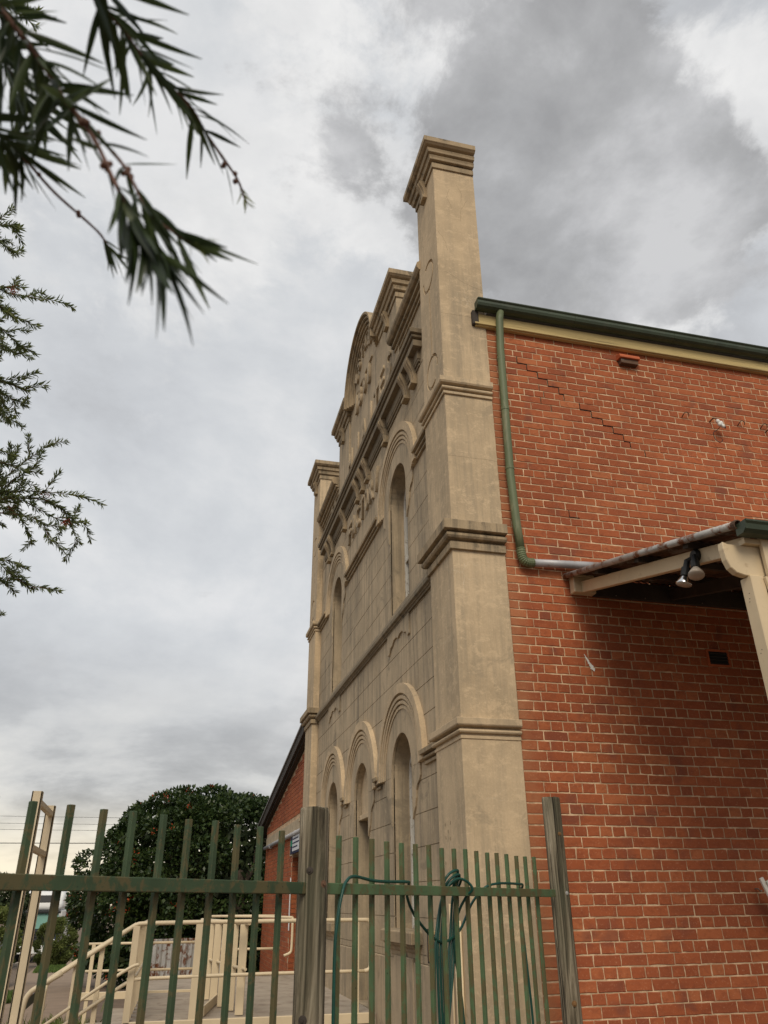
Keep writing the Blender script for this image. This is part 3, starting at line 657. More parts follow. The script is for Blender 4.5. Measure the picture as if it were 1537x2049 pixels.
for x, z in ((5.22, 4.99), (5.96, 4.985), (6.27, 4.99)):
    MB().tube(soften([(x-.03, 6.40, z-.02), (x-.03, 6.35, z), (x, 6.345, z+.025), (x+.035, 6.35, z+.01), (x+.035, 6.36, z-.02)], 3), .006, 6).build('wall_hook', 'rusty_iron', fac)
m = MB().box(5.71, 5.76, BY-.0045, BY+.004, 4.90, 4.945); m.build('hole', 'crack', sw)
# patched bolt holes and conduits on the near pier
for y, z in ((6.90, .595), (6.76, .60), (6.90, .49), (6.78, .475), (6.93, .29), (6.83, .535)):
    MB().lathe((2.292, y, z), (-1, 0, 0), [(0, .017), (.0045, .016)], 12).build('bolt_patch', 'render_trim', fac)
for y, z1, r_ in ((6.83, -.02, .009), (6.72, -.10, .012), (6.60, -.14, .012)):
    MB().tube([(2.275, y, -1.6), (2.275, y, z1)], r_, 8).build('conduit', 'cream', fac, smooth=True)
M['hairline'] = paint('hairline', (.13, .095, .06), .2, 9, 1, 0)
def hair(pts, r=.0013):
    P = []
    for (x, z), (x2, z2) in zip(pts[:-1], pts[1:]):
        for i in range(4): P.append((x+(x2-x)*i/4+random.uniform(-.006, .006), 6.3805, z+(z2-z)*i/4+random.uniform(-.006, .006)))
    P.append((pts[-1][0], 6.3805, pts[-1][1])); MB().tube(P, r, 4).build('hairline_crack', 'hairline', fac)
for pts in ([(2.33, 2.93), (2.39, 2.87), (2.43, 2.86), (2.44, 2.78), (2.42, 2.70)], [(2.43, 2.86), (2.46, 2.91), (2.45, 2.98)], [(2.58, 2.96), (2.60, 2.88), (2.57, 2.80), (2.59, 2.72)], [(2.68, 2.97), (2.70, 2.87), (2.66, 2.82)], [(2.70, 2.87), (2.80, 2.84)], [(2.60, 2.72), (2.68, 2.66), (2.75, 2.64), (2.79, 2.60)],
            [(2.32, 7.2), (2.40, 7.05), (2.43, 6.9)], [(2.62, 7.42), (2.64, 7.62), (2.72, 7.8)], [(2.5, 7.95), (2.46, 7.8), (2.52, 7.62)], [(2.6, 8.05), (2.66, 7.9), (2.64, 7.75)], [(2.38, 6.55), (2.50, 6.50), (2.62, 6.42), (2.82, 6.36)]): hair(pts)
for z in (5.92, 4.05, 2.16, .62, -.1): hair([(2.305, z), (2.55, z+.004), (2.83, z-.003)], .0015)
m = MB(); m.prism([(2.36, 2.985), (2.36, 2.93), (2.42, 2.91), (2.50, 2.92), (2.60, 2.90), (2.70, 2.915), (2.76, 2.94), (2.74, 2.985)], 'y', 6.3755, 6.3790); M['patch'] = paint('patch', (.30, .225, .135), .12, 12, .95, .2); m.build('repair_patch', 'patch', fac)
# small brass-yellow notice on the wall beside the window
nt_ = MB().box(FX-.03, FX-.005, 7.47, 7.83, -.495, -.245).build('notice_board', 'sign_yellow', fac, bevel=.003)
MB().box(FX-.036, FX-.002, 7.83, 7.85, -.51, -.23).build('notice_frame', 'timber_dark', nt_)
for r_ in range(6):
    y = 7.80-.02*(r_ % 2)
    while y > 7.53:
        wd = random.uniform(.015, .04); MB().box(FX-.033, FX-.03, y-wd, y, -.285-.033*r_, -.27-.033*r_).build('print_mark', 'timber_dark', nt_); y -= wd+.012

# ------------------------------------------------------------------ lean-to awning on the brick wall
aw = thing('awning', 'lean-to awning with rusty tin roof and cream timber frame on the brick wall', 'awning', (5.0, 5.2, -1.6))
SL = (2.835-2.25)/(6.39-3.97)                            # fall of the roof
def rz(y): return 2.25+(y-3.97)*SL
sh = MB(); X = np.arange(3.47, 9.0, .019); vs = []
for x in X:
    dzc = .008*math.sin(2*math.pi*x/.076)
    for dd in (0, -.002):
        vs += [(x, 3.95, rz(3.95)+.012+dzc+dd), (x, 6.395, rz(6.395)+.012+dzc+dd)]
fs = []
for i in range(len(X)-1):
    a, b = 4*i, 4*i+4; fs += [(a, b, b+1, a+1), (a+2, a+3, b+3, b+2), (a, a+2, b+2, b), (a+1, b+1, b+3, a+3)]
sh.add(vs, fs); sh.build('roof_sheet', 'rusty_iron', aw, recalc=False)
MB().tube([(3.452, 6.38, rz(6.38)), (3.452, 5.2, rz(5.2)+.004), (3.452, 3.98, rz(3.98))], .028, 12).build('rolled_edge', 'zinc', aw, smooth=True)
MB().lathe((3.455, 3.99, rz(3.99)), (0, -1, -SL), [(0, .029), (.03, .034), (.05, .034), (.052, .027), (.03, .026)], 12).build('roll_end', 'rusty_iron', aw)
MB().box(3.49, 3.72, 6.30, 6.392, 2.645, 2.80).build('wall_plate', 'cream', aw, bevel=.006)
MB().box(3.49, 3.70, 6.27, 6.392, 2.80, 2.815).build('wall_plate_flashing', 'cream', aw)
def rafter(x, z_off, wd, hh, y0, y1, mat, name):
    m = MB(); m.prism([(y0, rz(y0)+z_off), (y1, rz(y1)+z_off), (y1, rz(y1)+z_off-hh), (y0, rz(y0)+z_off-hh)], 'x', x, x+wd); return m.build(name, mat, aw, bevel=.004)
rafter(3.57, -.055, .055, .115, 4.05, 6.30, 'cream', 'rafter')
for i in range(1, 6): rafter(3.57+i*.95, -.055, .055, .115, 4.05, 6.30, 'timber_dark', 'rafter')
for y in (4.55, 5.2, 5.85): MB().obox((6.2, y, rz(y)-.028), (1,0,0), (0,1,SL), (0,-SL,1), 2.72, .03, .024).build('purlin', 'timber_dark', aw)
# lining boards inside the roof space
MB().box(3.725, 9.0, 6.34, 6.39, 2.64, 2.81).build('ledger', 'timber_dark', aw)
for i in range(8):
    MB().lathe((3.95+i*.32, 6.342, 2.655), (0,-1,0), [(0, .006), (.008, .004)], 6).build('nail', 'zinc', aw)
# front plate with rounded end, posts, gutter
ZB = 1.915
fp = [(3.375, 2.15), (3.372, 2.10), (3.38, 2.02), (3.40, 1.965), (3.44, 1.93), (3.50, ZB), (9.0, ZB), (9.0, 2.135), (3.42, 2.135)]
MB().prism(fp, 'y', 4.03, 4.085).build('front_plate', 'cream', aw, bevel=.005)
MB().obox((3.62, 4.02, 2.155), (1,0,0), (0,1,0), (0,0,1), .10, .03, .02).build('packer', 'cream', aw, bevel=.003)
for x in (3.52, 6.3, 8.8):
    p = MB().box(x, x+.105, 4.01, 4.12, -1.6, ZB).build('post', 'cream', aw, bevel=.006)
    if x < 4:
        for dx, dz_ in ((.0, 1.80), (.006, 1.765), (.012, 1.745), (.004, 1.42), (.02, 1.40)):
            MB().lathe((x, 4.06+dx, dz_), (-1, 0, 0), [(0, .004), (.0015, .003)], 6).build('nail_hole', 'timber_dark', p)
m = MB().box(3.64, 3.70, 3.975, 4.01, .9, 2.19); m.prism([(3.66, 1.9), (3.66, 1.70), (3.625, 1.78), (3.61, 1.9)], 'y', 3.98, 4.008); m.build('strap_board', 'cream', aw, bevel=.004)
agp = [(3.965, 2.165), (3.90, 2.165), (3.872, 2.185), (3.865, 2.22), (3.853, 2.235), (3.853, 2.247), (3.868, 2.247), (3.878, 2.22), (3.884, 2.193), (3.905, 2.176), (3.955, 2.176), (3.955, 2.243), (3.965, 2.243)]
ag = MB(); ag.prism(agp, 'x', 3.45, 9.0); ag.prism([(3.965, 2.165), (3.90, 2.165), (3.868, 2.19), (3.855, 2.246), (3.965, 2.243)], 'x', 3.446, 3.45)
ag.build('gutter', 'gutter', aw)
# twin floodlight on the rafter
fl = thing('twin_floodlight', 'black twin floodlight with two bulbs fixed to the awning rafter', 'floodlight', (3.56, 4.56, 2.2))
MB().lathe((3.57, 4.56, 2.285), (-1, 0, 0), [(0, .05), (.02, .05), (.035, .04)], 18).build('base', 'black', fl, smooth=False)
for dy, ax, pa in ((.20, (-.25, .18, -1), (.07, .05)), (.0, (-.30, -.28, -1), (-.02, .03))):
    a = Vector((3.53, 4.56+pa[0], 2.27)); d_ = Vector(ax).normalized(); b = a+d_*.09
    h_ = MB().tube([a+Vector((.02, -pa[0]*.6, .01)), a, b], .02, 10, rs=[.018, .024, .026]); h_.tube([b-d_*.035, b+d_*.03], .034, 12); h_ = h_.build('lamp_holder', 'black', fl)
    MB().lathe(b+d_*.02, d_, [(0, .022), (.02, .03), (.05, .048), (.07, .057), (.078, .058)], 22).build('bulb', 'chrome' if dy > .1 else 'lamp_glass', fl, smooth=True)
    MB().lathe(b+d_*.0985, d_, [(0, .056), (.004, .054), (.010, .02)], 22).build('lens', 'lamp_glass', fl, smooth=True)
# weathered white board leaning at the wall, right edge
wb = thing('white_board', 'weathered white painted timber slats leaning on the brick wall under the awning', 'board', (5.05, 6.15, -1.6))
for i in range(3):
    MB().obox((5.14+.05*i, 6.2-.012*i, -.70-.02*i), (.93,.1,.34), (0,1,0), (-.34,0,.93), .02, .012, .92).build('slat', 'white_paint', wb, bevel=.004)
MB().obox((5.13, 6.19, -.35), (.93,.1,.34), (0,1,0), (-.34,0,.93), .12, .008, .03).build('batten', 'white_paint', wb)
MB().tube([(4.90, 6.40, .075), (4.90, 6.36, .075), (4.915, 6.355, .055), (4.935, 6.36, .06)], .006, 6).build('wall_hook', 'rusty_iron', fac)

M['knot'] = paint('knot', (.20, .105, .04), .3, 40, .9, .2)
# ------------------------------------------------------------------ steel picket fence between timber posts
FA = Vector((.823, 4.091)); FAZ = .8609; FD = Vector((math.sin(FAZ), math.cos(FAZ))); FN = Vector((-FD.y, FD.x))   # FN points away from the camera
def fpt(t, z, n=0): q = FA+FD*t+FN*n; return Vector((q.x, q.y, z))
D3, N3 = Vector((FD.x, FD.y, 0)), Vector((FN.x, FN.y, 0)); UP = Vector((0, 0, 1))
def zrail(t): return .056-.0050*t
def ztop(t): return .297-.011*t
def fence_panel(ts, ta, tb, label, mt='fence'):
    tm = (ta+tb)/2; q = fpt(tm, -1.6); f = thing('fence_panel', label, 'fence', tuple(q), 'green steel fence panels')
    for zz in (0, -1.35):
        a, b = fpt(ta, zrail(ta)+zz), fpt(tb, zrail(tb)+zz); dd = (b-a).normalized()
        MB().obox((a+b)/2, dd, N3, dd.cross(N3), (b-a).length/2, .02, .0245).build('rail', mt, f, bevel=.003, seg=2)
    for t in ts:
        zt = ztop(t)+random.uniform(-.006, .006); lean = random.uniform(-.004, .004)
        dd = (D3*lean+UP).normalized()
        MB().obox(fpt(t+lean*.5, (zt-1.5)/2, .033), D3, N3, dd, .0112, .0112, (zt+1.5)/2).build('picket', mt, f, bevel=.0018)
    return f
fence_panel([.14*k_ for k_ in range(17)], -.17, 2.44, 'green steel picket fence panel draped with a garden hose')
fence_panel([-.425-.14*k_ for k_ in range(17)], -2.75, -.30, 'rust-streaked green steel picket fence panel in front of the cream ramp railings', 'fence_dark')
def timber_post(t, z1, r, label, lean=(0, 0), seed=1, nn=.0):
    rr = random.Random(seed); c = fpt(t, -1.6, nn); p = thing('timber_post', label, 'post', tuple(c), 'weathered timber fence posts')
    m = MB(); n = 40; zs = [0, .4, .8, 1.1, 1.4, 1.6, 1.75, 1.85, 1.6+z1-.012, 1.6+z1]; zs = [z for z in zs if z <= 1.6+z1]
    prof = [1+.02*math.sin(3*a+seed)-.035*max(0, math.sin(2*a+seed*2)) for a in np.linspace(0, 2*math.pi, n, endpoint=False)]
    grooves = {rr.randrange(n): rr.uniform(.04, .11) for _ in range(7)}
    for z in zs:
        for j in range(n):
            a = 2*math.pi*j/n; q = r*prof[j]*(1-grooves.get(j, 0)*(0.4+.6*min(1, max(0, (z-.2)))))*(.965 if z == zs[-1] else 1)
            m.v.append((c.x+q*math.cos(a)+lean[0]*z, c.y+q*math.sin(a)+lean[1]*z, -1.6+z+(rr.uniform(-.004, .004) if z >= zs[-2] else 0)))
    for i in range(len(zs)-1):
        for j in range(n): m.f.append((i*n+j, i*n+(j+1) % n, (i+1)*n+(j+1) % n, (i+1)*n+j))
    m.f.append(tuple(range((len(zs)-1)*n, len(zs)*n)))
    tr = m.build('post_shaft', 'wood', p)
    return p, c
p, c = timber_post(-.235, .405, .069, 'thick weathered grey timber post between the two green fence panels', seed=3)
toc = Vector((-c.x, -c.y, 0)).normalized(); side = Vector((-toc.y, toc.x, 0))
for sd_, z, rr_ in ((-.75, .075, .012), (.35, -.45, .013), (.2, .13, .011)):
    o_ = Vector((c.x, c.y, z))+(toc*math.sqrt(1-sd_*sd_)-side*sd_)*-.0 + (toc*math.sqrt(1-sd_*sd_)+side*(-sd_))*.066
    MB().lathe(o_, (toc+side*-sd_), [(0, rr_*1.5), (.004, rr_*1.3), (.005, rr_*.6), (.010, rr_*.55)], 12).build('bolt' if z == .075 else 'knot', 'rusty_iron' if z == .075 else 'timber_dark', p)
p, c = timber_post(2.56, .70, .0685, 'dark weathered timber post standing before the red brick wall', seed=5)
toc = Vector((-c.x, -c.y, 0)).normalized(); side = Vector((-toc.y, toc.x, 0))
for sd_, z, rr_, mt in ((-.6, .44, .009, 'knot'), (-.72, .045, .009, 'zinc'), (-.35, -.63, .012, 'knot')):
    o_ = Vector((c.x, c.y, z))+(toc*math.sqrt(1-sd_*sd_)-side*sd_)*.0655
    MB().lathe(o_, toc-side*sd_, [(0, rr_*1.6), (.004, rr_*1.4), (.005, rr_*.8), (.008, rr_*.7)], 12).build('bolt' if mt == 'zinc' else 'knot', mt, p)

# garden hose looped over the right panel
hz_ = thing('garden_hose', 'dark green garden hose coiled and draped over the fence rail', 'hose', tuple(fpt(1.0, -1.6, -.05)))
def hose(path, name='hose_run'):
    MB().tube(soften([fpt(t, z, n) for t, z, n in path], 6), .0078, 8).build(name, 'hose', hz_, smooth=True)
hose([(-.10, -1.5, -.04), (-.111, -.9, -.04), (-.111, -.483, -.04), (-.109, -.196, -.04), (-.09, -.063, -.04), (-.063, .03, -.04), (-.02, .085, -.03), (.07, .112, -.01), (.248, .096, 0), (.394, .093, 0), (.56, .094, .0), (.62, .084, .03), (.645, .026, .06), (.717, -.062, .065), (.845, -.151, .065), (.929, -.19, .065), (1.034, -.21, .065), (1.208, -.154, .065), (1.363, -.018, .065), (1.489, .055, .06), (1.547, .088, .03), (1.661, .100, .0), (1.90, .098, .0), (2.0, .092, .02), (2.022, .05, .05), (2.035, -.061, .065), (2.061, -.383, .065), (2.085, -.705, .065), (2.09, -1.5, .06)])
hose([(.90, -1.4, .065), (.905, -.585, .065), (.928, -.241, .065), (.985, -.049, .065), (1.01, .03, .05), (1.04, .09, .02), (1.10, .118, -.005), (1.165, .100, -.03), (1.19, .06, -.045), (1.187, .02, .0), (1.185, -.085, .065), (1.14, -.25, .065), (1.21, -.616, .065), (1.24, -1.5, .06)])
for k_ in range(3):
    o_ = .03*k_; hose([(1.01+.25*o_, -.62-.05*k_, .075), (1.06+o_, -.407, .078), (1.12+o_, -.169, .078), (1.15+o_, .017, .070), (1.165-o_, .075, .035), (1.13-o_*.5, .118+o_*.7, -.004), (1.07-o_, .10+o_*.6, .012), (1.03-o_*.5, .05, .055), (1.0+o_, -.06, .07), (.96+o_, -.3, .072), (.97+o_, -.65-.05*k_, .074), (1.01+.25*o_, -.62-.05*k_, .075)], 'hose_coil')

# ------------------------------------------------------------------ entrance ramp with cream railings
DZ = -1.11
ra = thing('access_ramp', 'concrete entrance landing and steps with cream tubular steel railings', 'ramp', (.9, 11.5, -1.6))
m = MB(); m.box(-.30, 2.40, 9.93, 15.4, -1.6, DZ); m.build('landing', 'concrete', ra)
st_ = MB()
for i in range(3): st_.box(-.30-.30*(i+1), -.30-.30*i, 9.93, 12.9, -1.75, DZ-.155*(i+1)+.0)
st_.build('steps', 'concrete', ra, bevel=.01)
MB().prism([(-.3, -1.11), (-1.3, -1.75), (-1.3, -1.95), (-.3, -1.3)], 'y', 9.885, 9.925).build('stringer', 'cream_rail', ra)
MB().box(-.32, 2.34, 9.875, 9.925, -1.20, DZ+.012).build('kerb', 'cream_rail', ra, bevel=.006)
def rail(path, r=.021, nn=3): return MB().tube(soften(path, nn) if nn > 1 else path, r, 10).build('handrail', 'cream_rail', ra, smooth=True)
Y0 = 9.9
rail([(2.25, Y0, -.70), (2.29, Y0, -.69), (2.32, Y0, -.65), (2.325, Y0, -.45), (2.32, Y0, -.24), (2.29, Y0, -.195), (2.24, Y0, -.188), (1.2, Y0, -.187), (.2, Y0, -.19), (-.22, Y0, -.195), (-.30, Y0, -.21), (-.38, Y0, -.255), (-.7, Y0, -.455), (-1.04, Y0, -.67), (-1.11, Y0, -.73), (-1.13, Y0, -.80), (-1.13, Y0, -1.6)], .023)
rail([(2.25, Y0, -.70), (1.2, Y0, -.70), (-.2, Y0, -.715), (-.30, Y0, -.74), (-.40, Y0, -.79), (-.75, Y0, -1.01), (-1.13, Y0, -1.25)], .019)
rail([(-.22, Y0-.09, -.58), (-.30, Y0-.09, -.60), (-.6, Y0-.09, -.78), (-1.0, Y0-.09, -1.04), (-1.3, Y0-.09, -1.24)], .017)
rail([(-.30, Y0+.10, -.20), (-.45, Y0+.10, -.29), (-.75, Y0+.10, -.47), (-1.12, Y0+.10, -.70)], .02)
rail([(-1.30, 9.5, -1.6), (-1.27, 9.5, -1.1), (-1.255, 9.5, -.86), (-1.22, 9.5, -.78), (-1.16, 9.5, -.735), (-.95, 9.55, -.62)], .026)
def bar(x, y, wx, wy, z0, z1, name='railing_post'): return MB().box(x-wx/2, x+wx/2, y-wy/2, y+wy/2, z0, z1).build(name, 'cream_rail', ra, bevel=.003)
bar(.395, Y0+.0, .11, .03, -1.2, -.205); bar(.465, Y0+.03, .012, .05, -1.2, -.205); bar(2.16, Y0, .05, .03, -1.2, -.205); bar(-.29, Y0, .07, .05, -1.2, -.22)
for x, z1 in ((-.62, -.42), (-.86, -.58)): bar(x, Y0+.05, .05, .04, -1.9, z1)
for i in range(9): bar(-.27+.005*i, 10.1+.33*i, .02, .13, DZ-.02, -.235, 'slat')           # slatted side of the landing
MB().tube([(-.27, 9.95, -.215), (-.22, 12.9, -.215)], .02, 8).build('handrail', 'cream_rail', ra); MB().tube([(-.25, 9.95, -.70), (-.21, 12.9, -.70)], .016, 8).build('handrail', 'cream_rail', ra)
for i in range(6):
    t = i/5; x = .89-.36*t; y = 10.14+2.1*t; MB().obox((x, y, (DZ+.02-.235)/2), (.985,-.17,0), (.17,.985,0), (0,0,1), .045, .018, (.875)/2).build('slat', 'cream_rail', ra, bevel=.003)
MB().tube([(.93, 9.98, -.21), (.50, 12.5, -.21)], .021, 8).build('handrail', 'cream_rail', ra); MB().tube([(.92, 10.0, -.66), (.50, 12.5, -.66)], .016, 8).build('handrail', 'cream_rail', ra)
MB().obox((.70, 11.3, DZ+.055), (.985,-.17,0), (.17,.985,0), (0,0,1), .012, 1.15, .05).build('kerb', 'cream_rail', ra, bevel=.003)
YB_ = 13.0
for z in (-.50, -.83): rail([(-1.0, YB_, z), (-.3, YB_, z), (.58, YB_, z)], .017, 1)
bar(-.93, YB_, .05, .03, -1.6, -.5); bar(.58, YB_, .035, .03, DZ, -.5); bar(.50, YB_, .03, .03, DZ, -.5)
MB().box(-1.05, .62, YB_-.03, YB_+.03, DZ-.06, DZ+.03).build('kerb', 'cream_rail', ra, bevel=.004)
YC = 14.9
for z, x0 in ((-.20, .75), (-.69, .75)): rail([(x0, YC, z), (1.4, YC, z), (1.92, YC, z)], .02, 1)
bar(1.845, YC, .06, .05, DZ, -.2); rail([(2.02, 14.2, -.22), (2.02, 14.2, -.62), (2.0, 14.2, -.72), (1.9, 14.2, -.76)], .02)
rail([(2.02, 14.2, -.22), (1.6, 14.6, -.21), (.9, 14.9, -.20)], .02)

# tall cream gate frame at the left
gf = thing('gate_frame', 'tall cream steel gate frame with two uprights joined by short rungs', 'gate frame', (-1.1, 7.5, -1.6))
GA, GB = Vector((-1.085, 7.0, 0)), Vector((-1.115, 8.06, 0))
for q in (GA, GB):
    u = MB(); u.box(q.x-.05, q.x+.028, q.y-.012, q.y+.012, -1.6, .81); u.box(q.x+.016, q.x+.028, q.y-.012, q.y+.055, -1.6, .81); u.box(q.x-.05, q.x-.038, q.y-.012, q.y+.055, -1.6, .81)
    u.build('upright', 'cream_rail', gf, bevel=.002)
for z in (.735, .40): MB().obox(((GA.x+GB.x)/2, 7.53, z), (1,0,0), (-.028,1,0), (0,0,1), .022, .52, .022).build('rung', 'cream_rail', gf, bevel=.003)

# ------------------------------------------------------------------ brick annex beyond the front
an = thing('brick_annex', 'low red brick annex with sloping dark eave beyond the far pier', 'building', (4.0, 19, -1.6))
ax = FX
def ztopw(y): return 2.80-(y-16.3)*.164
m = MB(); m.prism([(15.42, -1.6), (15.9, -1.6), (15.9, .86), (17.42, .86), (17.42, -1.6), (22.5, -1.6), (22.5, ztopw(22.5)), (15.42, ztopw(15.42))], 'x', ax+.006, ax+.26)
aw_ = m.build('annex_wall', 'mortar', an)
rest = MB(); kc = 0; z = -1.58
while z < 3.0:
    x = 15.46 + (0 if kc % 2 else .12)*(1 if kc % 2 == 0 else 1); y = 15.44-(.12 if kc % 2 else 0)
    st = .12 if kc % 4 == 0 else .24
    while y < 22.5:
        a, b = max(y, 15.44), min(y+st, 22.49)
        ok = b-a > .04 and z+.08 < ztopw(b)-.02 and not (b > 15.92 and a < 17.42 and z < .86) and not (z+.08 > 1.29 and z < 1.53)
        if ok: rest.box(ax-random.uniform(0, .003), ax+.02, a+.005, b-.005, z+.005, z+.081)
        y += st
    if z < .8:                                             # bricks of the far door jamb
        for i in range(2): rest.box(ax+.004+.12*i, ax+.115+.12*i, 17.405, 17.43, z+.005, z+.081)
    z += .0862; kc += 1
o = rest.build('brickwork', 'brick_joined', aw_, recalc=False); o['kind'] = 'stuff'
MB().box(ax-.012, ax+.02, 15.42, 22.45, 1.30, 1.52).build('lintel_band', 'band', an, bevel=.004)
MB().box(ax-.010, ax+.02, 15.42, 17.75, .86, 1.298).build('door_lintel', 'band', an, bevel=.004)
MB().tube([(ax-.06, 15.5, 1.235), (ax-.06, 19.5, 1.26), (ax-.06, 22.3, 1.27)], .045, 10).build('pipe', 'zinc_pipe', an, smooth=True)
for y in (16.6, 18.8, 20.9): MB().tube([(ax-.06, y, 1.24), (ax-.06, y+.05, 1.24)], .055, 10).build('pipe_joint', 'zinc_pipe', an)
MB().prism([(15.42, ztopw(15.42)+.04), (23.6, ztopw(23.6)+.04), (23.6, ztopw(23.6)+.23), (15.42, ztopw(15.42)+.23)], 'x', ax-.16, ax-.10).build('barge_board', 'timber_dark', an, bevel=.004)
MB().prism([(15.42, ztopw(15.42)+.0), (23.6, ztopw(23.6)+.0), (23.6, ztopw(23.6)+.05), (15.42, ztopw(15.42)+.05)], 'x', ax-.10, ax+.3).build('soffit', 'timber_dark', an)
MB().prism([(15.42, ztopw(15.42)+.235), (23.65, ztopw(23.65)+.235), (23.65, ztopw(23.65)+.27), (15.42, ztopw(15.42)+.27)], 'x', ax-.19, 9.0).build('roof', 'roof_sheet', an)
MB().box(ax+.2, ax+.24, 15.9, 17.42, -1.6, .86).build('door', 'timber_dark', an)
sg_ = MB().box(ax-.06, ax-.03, 15.75, 17.33, .875, 1.22).build('sign', 'sign_blue', an, bevel=.003)
MB().box(ax-.064, ax-.058, 15.78, 17.02, .92, 1.20).build('sign_face', 'sign_white', sg_)
MB().box(ax-.065, ax-.059, 17.09, 17.29, 1.02, 1.13).build('sign_logo', 'sign_green', sg_)
for i, (a, b) in enumerate(((16.2, 16.98), (16.1, 16.98), (16.3, 16.98))): MB().box(ax-.067, ax-.063, a, b, 1.13-.075*i, 1.155-.075*i).build('print_mark', 'sign_blue', sg_)
MB().tube([(ax-.02, 17.36, -.5), (ax-.02, 17.36, .45)], .012, 6).build('conduit', 'sign_white', an)
MB().lathe((ax-.05, 15.9, -.12), (0, 0, 1), [(0, .03), (.1, .03)], 8).build('door_light', 'sign_white', an)

# ------------------------------------------------------------------ foliage helpers
def np_mesh(name, V, quads, mat, parent=None, org=(0,0,0), kind=None):
    if parent is not None: org = ORG[parent.name]
    me = bpy.data.meshes.new(name); V = (V-np.array(org)).astype(np.float32); nf = len(quads)
    me.vertices.add(len(V)); me.vertices.foreach_set('co', V.ravel())
    me.loops.add(nf*4); me.loops.foreach_set('vertex_index', quads.astype(np.int32).ravel())
    me.polygons.add(nf); me.polygons.foreach_set('loop_start', (np.arange(nf)*4).astype(np.int32))
    me.update(calc_edges=True); me.validate()
    me.materials.append(M[mat]); o = link(name, me, parent, org)
    if kind: o['kind'] = kind
    return o
def leaf_cloud(P, D, ln, wd, fold=.25):                # six-point folded leaves: base P, direction D, lengths, widths
    n = len(P); D = D/np.linalg.norm(D, axis=1, keepdims=True)
    rv = rng.normal(size=(n, 3)); A = np.cross(D, rv); A /= np.linalg.norm(A, axis=1, keepdims=True)+1e-9; Nn = np.cross(D, A)
    ln = ln[:, None]; wd = wd[:, None]
    m = P+D*ln*.5-Nn*ln*.04
    V = np.stack([P, m+A*wd*.5+Nn*wd*fold, P+D*ln-Nn*ln*.12, m-A*wd*.5+Nn*wd*fold, m], 1)   # 0 base 1 left 2 tip 3 right 4 mid
    V = np.stack([P, m+A*wd*.5+Nn*wd*fold, P+D*ln-Nn*ln*.14, m-A*wd*.5+Nn*wd*fold], 1).reshape(-1, 3)
    Q = np.arange(n*4).reshape(n, 4); return V, Q
def crown(name, centre, rad, n, ln, wd, mat, parent, lumps=26, flat=.2, seed=1, floor=None, lr=(.13, .24)):
    # many leafy clumps set over a dome: uneven outline, dark gaps between the clumps
    r = np.random.default_rng(seed); C = np.array(centre); rad = np.array(rad)
    def sph(k):
        d = r.normal(size=(k, 3)); return d/np.linalg.norm(d, axis=1, keepdims=True)
    ld = sph(lumps); ld[:, 2] = np.where(ld[:, 2] < -flat, -ld[:, 2], ld[:, 2])
    R_ = rad.mean()*r.uniform(lr[0], lr[1], lumps); lc = C+ld*(rad-R_[:, None])*r.uniform(.92, 1.06, (lumps, 1))
    i = r.choice(lumps, n, p=R_**2/(R_**2).sum()); e = sph(n); fl = (e*ld[i]).sum(1) < -.35; e[fl] = -e[fl]
    sq = np.array([1, 1, .8]); P = lc[i]+e*sq*(R_[i]*r.uniform(.55, 1.0, n)**.5)[:, None]
    if floor is not None: P[:, 2] = np.maximum(P[:, 2], floor+r.uniform(0, .5, n))
    D = e*.6+ld[i]*.3+r.normal(size=(n, 3))*.5+np.array([0, 0, -.3])
    V, Q = leaf_cloud(P, D, r.uniform(.7, 1.3, n)*ln, r.uniform(.7, 1.3, n)*wd)
    return np_mesh(name, V, Q, mat, parent), P, e
def limb(m, a, b, r0, r1, n=7, sag=.1, seed=0):
    rr = random.Random(seed); a, b = Vector(a), Vector(b); pts = []; rs = []
    for i in range(6):
        t = i/5; q = a.lerp(b, t); j = math.sin(math.pi*t)*(b-a).length*.06
        pts.append(q+Vector((rr.uniform(-j, j), rr.uniform(-j, j), sag*math.sin(math.pi*t)))); rs.append(r0+(r1-r0)*t)
    m.tube(pts, r0, n, rs=rs)

# ------------------------------------------------------------------ big flowering bush-tree beyond the landing
bt = thing('flowering_tree', 'big dense dark green tree dotted with orange flowers behind the cream railings', 'tree', (1.0, 25.8, gz(25.8)))
g0 = gz(25.8)
tk = MB(); limb(tk, (2.15, 24.2, g0), (1.9, 24.6, .8), .2, .14, 9, seed=1); limb(tk, (1.6, 24.6, g0), (.6, 25.2, .9), .16, .1, 8, seed=2); limb(tk, (1.95, 24.5, .2), (3.0, 25.8, 2.0), .12, .05, 7, seed=3); limb(tk, (1.2, 24.9, -.2), (-.6, 25.6, 1.6), .1, .04, 7, seed=4); limb(tk, (.3, 25.2, g0), (-.9, 25.4, .6), .1, .05, 7, seed=5)
tk.build('trunk', 'bark', bt, smooth=True)
cr, P, e = crown('crown', (1.15, 26.0, .15), (3.85, 3.3, 3.15), 64000, .125, .08, 'leaf_bush', bt, lumps=190, flat=.75, seed=5, floor=-1.9, lr=(.10, .22))
r_ = np.random.default_rng(3)
P2 = np.array([1.15, 26.0, .1])+np.clip(r_.normal(size=(9000, 3)), -1.6, 1.6)*np.array([1.5, 1.3, 1.1]); V, Q = leaf_cloud(P2, r_.normal(size=(9000, 3)), r_.uniform(.15, .3, 9000), r_.uniform(.1, .2, 9000)); np_mesh('light_block_leaves', V, Q, 'leaf_dark', bt)  # dark leaves added inside the crown to block light coming through
